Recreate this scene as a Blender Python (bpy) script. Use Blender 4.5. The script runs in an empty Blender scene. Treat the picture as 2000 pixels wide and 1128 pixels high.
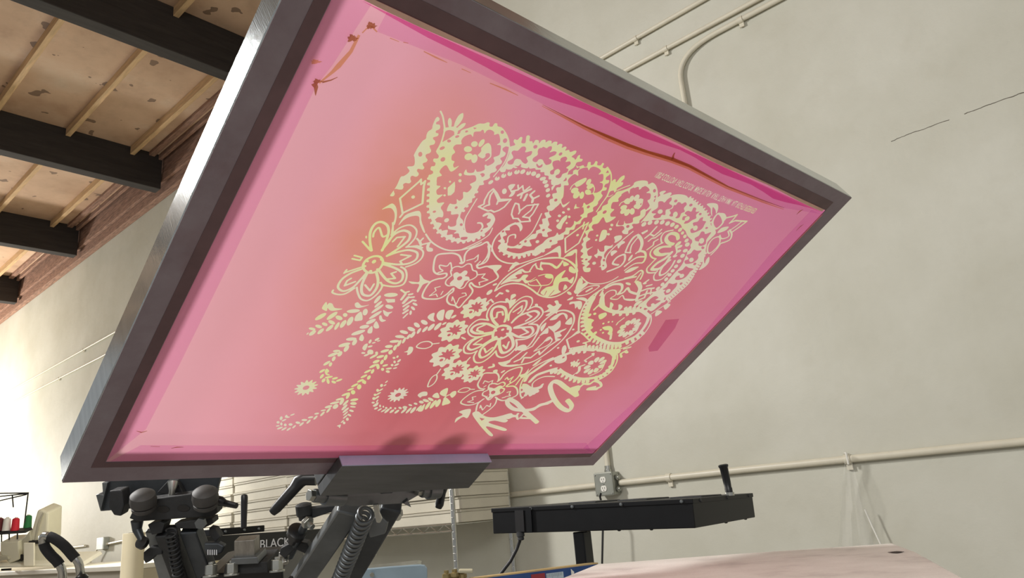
import bpy, bmesh, math, random
import numpy as np
from mathutils import Vector, Matrix
random.seed(4)

# ---------------------------------------------------------------- camera
FPX = 1449.0
RV = Vector((0.73107163, 0.67698589, -0.08499629))
UV_ = Vector((0.25570176, -0.15635096, 0.95402882))
FV = Vector((-0.6325748, 0.71919711, 0.28741024))
CAM = Vector((0, 0, 1.15))
scene = bpy.context.scene
cd = bpy.data.cameras.new('camera')
cam = bpy.data.objects.new('camera', cd)
scene.collection.objects.link(cam)
cd.sensor_width = 36.0
cd.lens = FPX / 2000 * 36.0
cd.clip_start = 0.02
M = Matrix.Identity(4)
for i in range(3):
    M[i][0] = RV[i]; M[i][1] = UV_[i]; M[i][2] = -FV[i]; M[i][3] = CAM[i]
cam.matrix_world = M
scene.camera = cam

# ---------------------------------------------------------------- light
scene.view_settings.view_transform = 'Standard'
scene.view_settings.look = 'None'
scene.view_settings.gamma = 1.0
scene.view_settings.use_curve_mapping = False
scene.view_settings.exposure = 0.0
world = bpy.data.worlds.new('world'); scene.world = world
world.use_nodes = True
world.node_tree.nodes['Background'].inputs[0].default_value = (0.96, 0.98, 1.0, 1)
world.node_tree.nodes['Background'].inputs[1].default_value = 0.36

def lamp(name, kind, loc, power, color=(1, .95, .86), size=.5, size_y=None, aim=None):
    l = bpy.data.lights.new(name, kind); l.energy = power; l.color = color
    if kind == 'AREA':
        l.size = size
        if size_y: l.shape = 'RECTANGLE'; l.size_y = size_y
    else:
        l.shadow_soft_size = size
    o = bpy.data.objects.new(name, l); scene.collection.objects.link(o)
    o.location = loc
    if aim is not None:
        o.rotation_euler = (Vector(aim) - Vector(loc)).to_track_quat('-Z', 'Y').to_euler()
    return o
#LIGHTS
lamp('far_bay_lamp', 'POINT', (-13.4, 1.0, 2.1), 800, (1, .96, .88), .30)
_b = CAM + (RV * ((215 - 1000) / FPX) - UV_ * ((840 - 564) / FPX) + FV) * 5.5
lamp('wall_fill_light', 'AREA', _b, 60, (1, .99, .95), .35, .35, aim=_b + Vector((-.15, 1, -.3)))  # added unseen fill light, hidden behind the screen, brightens the left wall
lamp('bay_lamp', 'AREA', (-3.8, -0.42, 3.4), 150, (1, .98, .96), .55, .55, aim=(-0.6, .5, 1.35))
lamp('tube_row', 'AREA', (0.6, -1.2, 2.7), 46, (1, .98, .95), 2.4, .4, aim=(-.6, 2.2, .9))
#ENDLIGHTS

# ---------------------------------------------------------------- helpers
def ray(x, y): return RV * ((x - 1000) / FPX) - UV_ * ((y - 564) / FPX) + FV
def at(x, y, d): return CAM + ray(x, y) * d
def on_y(x, y, Y):
    v = ray(x, y); return CAM + v * (Y / v.y)
def on_z(x, y, Z):
    v = ray(x, y); return CAM + v * ((Z - CAM.z) / v.z)
def lin(c):
    c = c / 255
    return c / 12.92 if c <= .04045 else ((c + .055) / 1.055) ** 2.4
def s(r, g, b): return (lin(r), lin(g), lin(b), 1)

class NT:
    def __init__(self, name):
        self.m = bpy.data.materials.new(name); self.m.use_nodes = True
        self.t = self.m.node_tree; self.b = self.t.nodes['Principled BSDF']; self.out = self.t.nodes['Material Output']
    def n(self, typ, **kw):
        x = self.t.nodes.new(typ)
        for k, v in kw.items():
            if k.startswith('i_'):
                key = k[2:]; key = int(key) if key.isdigit() else key.replace('_', ' ')
                if hasattr(v, 'node') or isinstance(v, bpy.types.NodeSocket): self.t.links.new(v, x.inputs[key])
                else: x.inputs[key].default_value = v
            else: setattr(x, k, v)
        return x
    def l(self, a, b): self.t.links.new(a, b)
    def coord(self): return self.n('ShaderNodeTexCoord').outputs['Object']
    def noise(self, vec, scale, detail=4, rough=.6):
        return self.n('ShaderNodeTexNoise', i_Vector=vec, i_Scale=scale, i_Detail=detail, i_Roughness=rough).outputs['Fac']
    def ramp(self, fac, stops):
        r = self.n('ShaderNodeValToRGB', i_Fac=fac); e = r.color_ramp.elements
        while len(e) < len(stops): e.new(.5)
        for q, (p, c) in zip(e, stops): q.position = p; q.color = c
        return r.outputs['Color']
    def math(self, op, a, b=None, clamp=False):
        x = self.n('ShaderNodeMath', operation=op); x.use_clamp = clamp
        for i, v in enumerate((a, b)):
            if v is None: continue
            if isinstance(v, bpy.types.NodeSocket): self.l(v, x.inputs[i])
            else: x.inputs[i].default_value = v
        return x.outputs[0]
    def mix(self, fac, a, b, mode='MIX'):
        x = self.n('ShaderNodeMix', data_type='RGBA', blend_type=mode)
        for sk, v in ((x.inputs['Factor'], fac), (x.inputs['A'], a), (x.inputs['B'], b)):
            pass
        ins = [x.inputs[0], x.inputs[6], x.inputs[7]]
        for sk, v in zip(ins, (fac, a, b)):
            if isinstance(v, bpy.types.NodeSocket): self.l(v, sk)
            else: sk.default_value = v
        return x.outputs[2]
    def bump(self, h, strength=.2, dist=.01):
        b = self.n('ShaderNodeBump', i_Height=h, i_Strength=strength, i_Distance=dist)
        self.l(b.outputs[0], self.b.inputs['Normal'])

def mat(name, col, rough=.5, metal=0, var=.12, scale=8, bump=0, bscale=None, stretch=None, spec=None):
    k = NT(name); c = k.coord()
    if stretch:
        mp = k.n('ShaderNodeMapping', i_Vector=c, i_Scale=stretch); c = mp.outputs[0]
    f = k.noise(c, scale)
    lo = tuple(v * (1 - var) for v in col[:3]) + (1,); hi = tuple(min(1, v * (1 + var)) for v in col[:3]) + (1,)
    k.l(k.ramp(f, [(.3, lo), (.7, hi)]), k.b.inputs['Base Color'])
    k.b.inputs['Roughness'].default_value = rough; k.b.inputs['Metallic'].default_value = metal
    if spec is not None: k.b.inputs['Specular IOR Level'].default_value = spec
    if bump: k.bump(k.noise(c, bscale or scale * 4), bump, .005)
    return k.m

class MB:
    def __init__(self): self.v = []; self.f = []
    def add(self, vs, fs):
        o = len(self.v); self.v += [tuple(p) for p in vs]; self.f += [tuple(i + o for i in q) for q in fs]; return self
    def box(self, c, ax, ay, az):
        c, ax, ay, az = map(Vector, (c, ax, ay, az))
        vs = [c + ax * i + ay * j + az * k for k in (-1, 1) for j in (-1, 1) for i in (-1, 1)]
        fs = [(0, 2, 3, 1), (4, 5, 7, 6), (0, 1, 5, 4), (2, 6, 7, 3), (0, 4, 6, 2), (1, 3, 7, 5)]
        if ax.cross(ay).dot(az) < 0: fs = [q[::-1] for q in fs]
        return self.add(vs, fs)
    def abox(self, lo, hi):
        lo, hi = Vector(lo), Vector(hi); h = (hi - lo) / 2
        return self.box((lo + hi) / 2, (h.x, 0, 0), (0, h.y, 0), (0, 0, h.z))
    def beam(self, p, q, w, h, up=(0, 0, 1)):
        p, q = Vector(p), Vector(q); d = q - p; x = d.cross(Vector(up)).normalized(); z = x.cross(d).normalized()
        return self.box((p + q) / 2, d / 2, x * w / 2, z * h / 2)
    def tube(self, pts, r, n=14, cap=True, closed=False):
        pts = [Vector(p) for p in pts]; rs = r if isinstance(r, (list, tuple)) else [r] * len(pts)
        vs = []; fs = []; ref = None; N = len(pts)
        for i, p in enumerate(pts):
            a = pts[i - 1] if i or closed else p; b = pts[(i + 1) % N] if i < N - 1 or closed else p
            d = (b - a).normalized()
            if ref is None:
                ref = d.orthogonal().normalized()
            ref = (ref - d * ref.dot(d)).normalized(); bi = d.cross(ref)
            for k in range(n):
                t = 2 * math.pi * k / n; vs.append(p + (ref * math.cos(t) + bi * math.sin(t)) * rs[i])
        for i in range(N - 1 + (1 if closed else 0)):
            for k in range(n):
                a = i * n + k; b = i * n + (k + 1) % n; j = ((i + 1) % N) * n
                fs.append((a, b, j + (k + 1) % n, j + k))
        if cap and not closed:
            fs.append(tuple(range(n))[::-1]); fs.append(tuple((N - 1) * n + k for k in range(n)))
        return self.add(vs, fs)
    def cyl(self, p, q, r, n=20): return self.tube([p, q], r, n)
    def lathe(self, base, axis, prof, n=24):
        base = Vector(base); a = Vector(axis).normalized()
        return self.tube([base + a * t for t, r in prof], [max(r, 1e-4) for t, r in prof], n)
    def hexbolt(self, p, axis, r, h, shaft=None):
        p = Vector(p); a = Vector(axis).normalized()
        self.cyl(p, p + a * h, r, 6)
        if shaft: self.cyl(p + a * h, p + a * (h + shaft), r * .5, 12)
        return self
    def prism(self, poly, off):
        off = Vector(off); n = len(poly); vs = [Vector(p) for p in poly] + [Vector(p) + off for p in poly]
        fs = [tuple(range(n))[::-1], tuple(range(n, 2 * n))] + [(i, (i + 1) % n, n + (i + 1) % n, n + i) for i in range(n)]
        return self.add(vs, fs)
    def helix(self, p, q, R, r, turns, n=8, seg=18):
        p, q = Vector(p), Vector(q); d = (q - p); a = d.normalized(); u = a.orthogonal().normalized(); w = a.cross(u)
        N = int(turns * seg); pts = []
        for i in range(N + 1):
            t = i / N; th = 2 * math.pi * turns * t
            pts.append(p + d * t + (u * math.cos(th) + w * math.sin(th)) * R)
        return self.tube(pts, r, n)
    def build(self, name, material, parent=None, bevel=0, smooth=False, sharp=35, origin=None, fix=True):
        me = bpy.data.meshes.new(name)
        if origin is not None:
            o_ = Vector(origin); vs = [Vector(p) - o_ for p in self.v]
        else: vs = self.v
        me.from_pydata(vs, [], self.f); me.update()
        if fix:
            b = bmesh.new(); b.from_mesh(me); bmesh.ops.recalc_face_normals(b, faces=b.faces); b.to_mesh(me); b.free()
        ob = bpy.data.objects.new(name, me); scene.collection.objects.link(ob)
        for m in (material if isinstance(material, (list, tuple)) else [material]): me.materials.append(m)
        if parent: ob.parent = parent
        if origin is not None: ob.location = origin
        if bevel:
            md = ob.modifiers.new('bevel', 'BEVEL'); md.width = bevel; md.segments = 2; md.limit_method = 'ANGLE'
        if smooth:
            me.polygons.foreach_set('use_smooth', [True] * len(me.polygons))
            try: me.set_sharp_from_angle(angle=math.radians(sharp))
            except Exception: pass
        return ob

def tag(o, label=None, cat=None, group=None, kind=None):
    if label: o['label'] = label
    if cat: o['category'] = cat
    if group: o['group'] = group
    if kind: o['kind'] = kind
    return o
def empty(name, loc, label=None, cat=None, group=None):
    o = bpy.data.objects.new(name, None); scene.collection.objects.link(o); o.location = loc
    o.empty_display_size = .05
    bpy.context.view_layer.update()
    return tag(o, label, cat, group)
def part(mb, name, m, root, **kw):
    """mesh given in world coordinates, parented to an Empty at root.location"""
    ob = mb.build(name, m, None, **kw)
    ob.parent = root
    top = root
    w = Vector((0, 0, 0))
    while top is not None:
        w += top.location; top = top.parent
    ob.data.transform(Matrix.Translation(-w))
    ob.location = (0, 0, 0)
    return ob
def sub(mb, name, m, parent, **kw): return part(mb, name, m, parent, **kw)

# ---------------------------------------------------------------- materials
def wall_material():
    k = NT('painted_plaster'); c = k.coord()
    f = k.noise(c, 1.3, 5); g = k.noise(c, 9, 6)
    base = k.ramp(f, [(.3, s(192, 190, 174)), (.7, s(208, 207, 194))])
    base = k.mix(k.math('MULTIPLY', k.math('SUBTRACT', g, .55, True), .6, True), base, s(178, 172, 152))
    # hairline crack across the plaster
    sp = k.n('ShaderNodeSeparateXYZ', i_Vector=c)
    wob = k.math('MULTIPLY', k.math('SUBTRACT', k.noise(c, 14, 3), .5), .02)
    a, b = on_y(1740, 275, 3.06), on_y(2000, 180, 3.06)
    sl = (b.z - a.z) / (b.x - a.x)
    line = k.math('ABSOLUTE', k.math('ADD', k.math('SUBTRACT', sp.outputs[2], k.math('MULTIPLY', sp.outputs[0], sl)), wob))
    off = a.z - sl * a.x
    line = k.math('ABSOLUTE', k.math('SUBTRACT', k.math('ADD', k.math('SUBTRACT', sp.outputs[2], k.math('MULTIPLY', sp.outputs[0], sl)), wob), off))
    crack = k.math('LESS_THAN', line, .0016)
    rng = k.math('MULTIPLY', k.math('GREATER_THAN', sp.outputs[0], a.x), k.math('GREATER_THAN', k.noise(c, 6, 2), .42))
    base = k.mix(k.math('MULTIPLY', crack, rng), base, s(96, 90, 78))
    k.l(base, k.b.inputs['Base Color'])
    k.b.inputs['Roughness'].default_value = .6
    k.b.inputs['Specular IOR Level'].default_value = .3
    k.bump(k.math('ADD', k.noise(c, 7, 6), k.math('MULTIPLY', k.noise(c, 60, 3), .15)), .25, .012)
    return k.m
def plywood():
    k = NT('old_plywood'); c = k.coord()
    f = k.noise(c, 1.1, 5); g = k.noise(c, 5, 6, .7)
    base = k.ramp(f, [(.3, s(180, 146, 118)), (.55, s(208, 176, 148)), (.75, s(218, 198, 176))])
    knots = k.math('GREATER_THAN', k.noise(c, 7, 2, .4), .69)
    base = k.mix(k.math('MULTIPLY', knots, .7), base, s(84, 62, 48))
    base = k.mix(k.math('MULTIPLY', k.math('SUBTRACT', g, .5, True), .8, True), base, s(112, 88, 72))
    k.l(base, k.b.inputs['Base Color']); k.b.inputs['Roughness'].default_value = .75
    k.bump(g, .15, .01)
    return k.m
M_wall = wall_material()
M_ply = plywood()
M_beam = mat('dark_beam_wood', s(52, 47, 44), .8, var=.25, scale=5, bump=.2, stretch=(6, .6, 6))
M_batten = mat('pale_batten_wood', s(206, 172, 128), .75, var=.2, scale=6, bump=.2, stretch=(.8, 6, 6))
M_ledger = mat('rough_ledger_wood', s(150, 116, 98), .85, var=.45, scale=9, bump=.5, stretch=(1, 8, 8))
M_floor = mat('concrete', s(150, 146, 138), .6, var=.12, scale=2, bump=.1)
M_pipe = mat('painted_conduit', s(214, 208, 188), .4, var=.05, scale=12)
M_galv = mat('galvanised_steel', s(166, 168, 160), .38, .8, var=.15, scale=30)
M_outlet = mat('white_receptacle', s(232, 230, 220), .35, var=.03)
M_slot = mat('dark_slot', s(30, 28, 26), .6)
M_black = mat('black_powder_coat', s(15, 16, 18), .5, var=.2, scale=20, spec=.25)
M_blackg = mat('black_enamel', s(15, 16, 18), .3, var=.2, scale=14)
M_plastic = mat('black_plastic', s(26, 26, 27), .35, var=.15, scale=20)
M_alu = mat('brushed_aluminium', s(182, 188, 188), .17, .9, var=.15, scale=6, stretch=(1, 20, 1), bump=.05, bscale=40)
M_jaw = mat('worn_aluminium_jaw', s(112, 114, 116), .36, .8, var=.16, scale=9, stretch=(8, 1, 1))
M_steel = mat('worn_grey_steel', s(118, 122, 124), .42, .75, var=.2, scale=14)
M_dsteel = mat('dark_grey_steel', s(74, 78, 82), .45, .6, var=.25, scale=14)
M_cast = mat('dusty_black_casting', s(46, 47, 48), .6, .2, var=.3, scale=25, bump=.2)
M_zinc = mat('zinc_hardware', s(186, 186, 178), .28, .9, var=.1, scale=30)
M_white = mat('satin_white_lettering', s(225, 226, 228), .4, var=.02)
M_cable = mat('black_cable_rubber', s(20, 20, 21), .45)

# ================================================================ SETTING
D = 3.06
X0, X1, Y0 = -17.0, 3.2, -6.0
ZW, ZC = 4.68, 5.09
tag(MB().abox((X0, D, 0), (X1, D + .2, ZC)).build('wall_back', M_wall), kind='structure')
tag(MB().abox((X0, Y0, -.1), (X1, D + .2, 0)).build('floor', M_floor), kind='structure')
ceiling = tag(MB().abox((X0, Y0, ZC), (X1, D + .2, ZC + .05)).build('ceiling', M_ply), kind='structure')
for bx in (-14.79, -12.36, -9.92, -7.48, -5.10, -2.66, -0.22, 2.2):
    MB().abox((bx, Y0, 4.70), (bx + .13, 2.94, ZC)).build('roof_beam', M_beam, ceiling, bevel=.006)
beams = [-14.79, -12.36, -9.92, -7.48, -5.10, -2.66]
for i in range(len(beams) - 1):
    for j in range(5):
        y = 2.635 - .609 * j + random.uniform(-.01, .01)
        MB().abox((beams[i] + .132, y - .022, 5.0 + random.uniform(0, .012)), (beams[i + 1] - .002, y + .022, ZC)).build('batten', M_batten, ceiling, bevel=.003)
for (y0, y1, z0, z1) in ((2.985, 3.06, 4.685, 4.80), (2.955, 3.06, 4.803, 4.90), (2.965, 3.06, 4.903, 5.09)):
    MB().abox((X0, y0, z0), (X1, y1, z1)).build('ledger_plank', M_ledger, ceiling, bevel=.008)
for (y0, y1, z0, z1) in ((2.90, 2.935, 5.03, 5.09), (2.80, 2.86, 5.05, 5.09)):
    MB().abox((X0, y0, z0), (X1, y1, z1)).build('ledger_strip', M_ledger, ceiling, bevel=.006)

# ---------------------------------------------------------------- conduits
def arc(p, c, q, n=8):
    p, c, q = Vector(p), Vector(c), Vector(q)
    return [p * (1 - t) ** 2 + c * 2 * t * (1 - t) + q * t * t for t in [i / n for i in range(n + 1)]]
YP = D - .018
def conduit(pts, r, label, straps=()):
    root = empty('conduit', pts[0], label, 'conduit', None)
    part(MB().tube(pts, r, 12), 'pipe', M_pipe, root, smooth=True)
    for p, ax in straps:
        p = Vector(p); ax = Vector(ax)
        m = MB().tube([p - ax * .012, p + ax * .012], r * 1.28, 12)
        side = Vector((0, 1, 0)).cross(ax)
        m.box(p + side * r * 1.9 + Vector((0, r * .6, 0)), ax * .011, side * r * .9, Vector((0, r * .3, 0)))
        part(m, 'strap', M_pipe, root, smooth=True)
    return root
a = on_y(1180, 115, D); b = on_y(1380, 0, D)
conduit([(-16.5, YP, 3.452), (-8.7, YP, 3.457), (-1.9, YP, 3.471), (1.0, YP, 3.50)], .0115,
        'uppermost painted conduit running high along the wall under the roof beams',
        [((-1.66, YP, 3.472), (1, 0, 0)), ((-9.6, YP, 3.457), (1, 0, 0))])
conduit([(-16.5, YP, 3.26), (-10.9, YP, 3.255), (-9.0, YP, 3.25), (-5, YP, 3.29), (-1.75, YP, 3.325), (1.0, YP, 3.33)], .0115,
        'painted conduit running just under the uppermost one, with a strap coupling above the screen',
        [((-1.50, YP, 3.325), (1, 0, 0)), ((-10.4, YP, 3.255), (1, 0, 0))])
pv = on_y(1341, 202, D); ph = on_y(1400, 68, D)
bend = [(1.0, YP, 3.285), (-.9, YP, 3.272), (ph.x, YP, ph.z)]
bend += arc((ph.x, YP, ph.z), (pv.x + .0, YP, ph.z - .005), (pv.x, YP, pv.z + .12), 10)[1:] + [(pv.x, YP, pv.z), (pv.x - .01, YP, 2.45)] + arc((pv.x - .01, YP, 2.40), (pv.x - .01, YP, 2.2), (pv.x - .21, YP, 2.2), 8) + arc((-1.95, YP, 2.2), (-2.15, YP, 2.2), (-2.152, YP, 2.0), 8) + [(-2.155, YP, 1.75), (-2.16, YP, 1.30)]
conduit(bend, .0125, 'painted conduit that bends down behind the screen corner to the top of the outlet box', [((-1.10, YP, 3.270), (1, 0, 0))])
pb = on_y(1192, 945, D)
conduit([(-7.7, YP, 1.207), (-5, YP, 1.235), (-3.27, YP, 1.243), (-2.23, YP, 1.243)], .0135,
        'horizontal conduit entering the left side of the grey outlet box', [((-3.05, YP, 1.2425), (1, 0, 0))])
conduit([(-2.10, YP, 1.243), (-1.5, YP, 1.241), (-.45, YP, 1.232), (2.5, YP, 1.225)], .0145,
        'thick horizontal conduit running right from the grey outlet box', [((-1.83, YP, 1.242), (1, 0, 0)), ((on_y(1657, 888, D).x, YP, 1.237), (1, 0, 0))])
conduit([(-16.5, YP, 1.16), (-10.0, YP, 1.192), (-9.05, YP, 1.20)], .0135, 'low conduit on the far wall left of the small junction box')

# ---------------------------------------------------------------- outlet box
ob = empty('outlet_box', (-2.163, D, 1.243), 'grey metal outlet box with two round white receptacles on the wall', 'outlet')
part(MB().abox((-2.215, D - .055, 1.19), (-2.111, D, 1.296)), 'box', M_galv, ob, bevel=.004)
part(MB().abox((-2.217, D - .066, 1.188), (-2.109, D - .055, 1.298)), 'cover', mat('grey_cover', s(150, 152, 142), .4, .5), ob, bevel=.006)
for dz in (-.0205, .0205):
    m = MB()
    c = Vector((-2.163, D - .066, 1.243 + dz))
    pts = []
    for k in range(20):
        t = 2 * math.pi * k / 20
        pts.append(c + Vector((.0168 * math.cos(t), 0, max(-.0135, min(.0135, .0168 * math.sin(t))))))
    m.prism(pts, (0, -.003, 0))
    r_ = part(m, 'receptacle', M_outlet, ob)
    q = MB()
    for dx, h in ((-.006, .004), (.006, .0045)):
        q.abox((c.x + dx - .0012, D - .0698, c.z + .002 - h), (c.x + dx + .0012, D - .0688, c.z + .002 + h))
    q.cyl((c.x, D - .0698, c.z - .008), (c.x, D - .0688, c.z - .008), .0022, 10)
    sub(q, 'slot', M_slot, r_)
for dx, dz in ((-.045, .045), (.045, .045), (-.045, -.045), (.045, -.045), (0, 0)):
    part(MB().cyl((-2.163 + dx, D - .069, 1.243 + dz), (-2.163 + dx, D - .066, 1.243 + dz), .004, 10), 'screw', M_zinc, ob, smooth=True)
for z in (1.215, 1.268):
    part(MB().lathe((-2.111, D - .03, z), (1, 0, 0), [(0, .010), (.004, .014), (.010, .014), (.012, .010), (.018, .010)], 12), 'knockout_fitting', M_galv, ob, smooth=True)
part(MB().lathe((-2.16, D - .02, 1.298), (0, 0, 1), [(0, .018), (.012, .018), (.013, .015), (.03, .015)], 14), 'conduit_connector', M_zinc, ob, smooth=True)
m = MB().tube([at(1174, 962, 3.55), at(1172, 970, 3.55), at(1176, 985, 3.5), at(1178, 1010, 3.45), at(1176, 1100, 3.4)], .005, 10)
part(m, 'cord', M_cable, empty('power_cord', at(1174, 962, 3.55), 'short black cord hanging below the outlet box behind the flash dryer', 'cord'), smooth=True)

# far junction box on the low conduit
jb = empty('junction_box', on_y(205, 1060, D), 'small grey junction box on the low far wall conduit beside the cream tube', 'box')
j = on_y(206, 1062, D)
part(MB().abox((j.x - .08, D - .06, j.z - .05), (j.x + .1, D, j.z + .07)), 'box', M_galv, jb, bevel=.006)
part(MB().tube([(j.x - .06, D - .05, j.z - .04), (j.x - .2, D - .06, j.z - .12), (j.x - .25, D - .04, j.z - .4)], .008, 8), 'wire', M_pipe, jb, smooth=True)
part(MB().tube([(j.x + .1, D - .02, j.z), (j.x + .8, D - .02, j.z + .03)], .013, 10), 'pipe_stub', M_pipe, jb, smooth=True)
# ================================================================ THE SCREEN
BL = Vector((-.82440958, .2515479, .06500889)) + CAM
EU = (Vector((-.76543823, 1.03633516, .06442589)) + CAM - BL).normalized()
EV = (Vector((-.32188309, .21368614, .36267866)) + CAM - BL)
EV = (EV - EU * EV.dot(EU)).normalized()
EN = EV.cross(EU).normalized()            # points up, away from the print side
W_, H_ = .787, .5853
def S(u, v, w=0): return BL + EU * u + EV * v + EN * w
def uv(x, y, w=0.0):
    o = S(0, 0, w); r = ray(x, y); t = (o - CAM).dot(EN) / r.dot(EN); p = CAM + r * t - o
    return (p.dot(EU), p.dot(EV))
screen = empty('printing_screen', BL, 'large pink screen-printing screen with a pale paisley bandana stencil, tilted up in a metal frame', 'screen')
Rm = Matrix((EU, EV, EU.cross(EV))).transposed().to_4x4()      # local z points to the camera side
screen.matrix_world = Matrix.Translation(BL) @ Rm
bpy.context.view_layer.update()
FT = .031; RW = .031
def rail(poly_out, poly_in):
    m = MB(); a, b = poly_out; c, d = poly_in
    P = [(a[0], a[1]), (b[0], b[1]), (d[0], d[1]), (c[0], c[1])]
    m.prism([(x, y, 0) for x, y in P], (0, 0, -FT)); return m
O = [(0, 0), (W_, 0), (W_, H_), (0, H_)]; I = [(RW, RW + .002), (W_ - RW + .001, RW + .002), (W_ - RW + .001, H_ - RW), (RW, H_ - RW)]
for k in range(4):
    rail((O[k], O[(k + 1) % 4]), (I[k], I[(k + 1) % 4])).build('frame_rail', M_alu, screen, bevel=.0012)
# stained fabric glued over the underside of the rails
def border_material():
    k = NT('stained_glued_fabric'); c = k.coord()
    mp = k.n('ShaderNodeMapping', i_Vector=c, i_Scale=(14, 14, 14)).outputs[0]
    f = k.noise(mp, 1.0, 5, .65); g = k.noise(mp, .35, 3)
    base = k.ramp(f, [(.3, s(128, 112, 120)), (.6, s(146, 134, 142)), (.8, s(156, 150, 155))])
    red = k.math('MULTIPLY', k.math('SUBTRACT', g, .56, True), 5, True)
    base = k.mix(red, base, s(112, 60, 64))
    k.l(base, k.b.inputs['Base Color']); k.b.inputs['Roughness'].default_value = .42
    k.bump(k.noise(c, 160, 2), .08, .002)
    return k.m
M_border = border_material()
M_border2 = mat('dark_ink_stained_tape', s(104, 78, 82), .4, var=.2, scale=18, stretch=(1, 1, 1))
def flat(polys, z):
    m = MB()
    for p in polys: m.add([(x, y, z) for x, y in p], [tuple(range(len(p)))])
    return m
def ring(o, i, z, th):
    m = MB()
    for k in range(4):
        a, b, c, d = o[k], o[(k + 1) % 4], i[(k + 1) % 4], i[k]
        m.prism([(q[0], q[1], z) for q in (a, b, c, d)], (0, 0, th))
    return m
def inset(a, b, c, d): return [(a, b), (W_ - c, b), (W_ - c, H_ - d), (a, H_ - d)]
ring(inset(.0005, .0005, .0005, .0005), inset(.0305, .0325, .0300, .0305), .0000, .0005).build('glued_border', M_border, screen)
tag(ring(inset(.0195, .024, .0300, .0165), inset(.0300, .032, .0302, .0300), .0006, .0002).build('inner_tape', M_border2, screen), 'dark maroon ink-stained tape along the inner edge of the frame')

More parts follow.
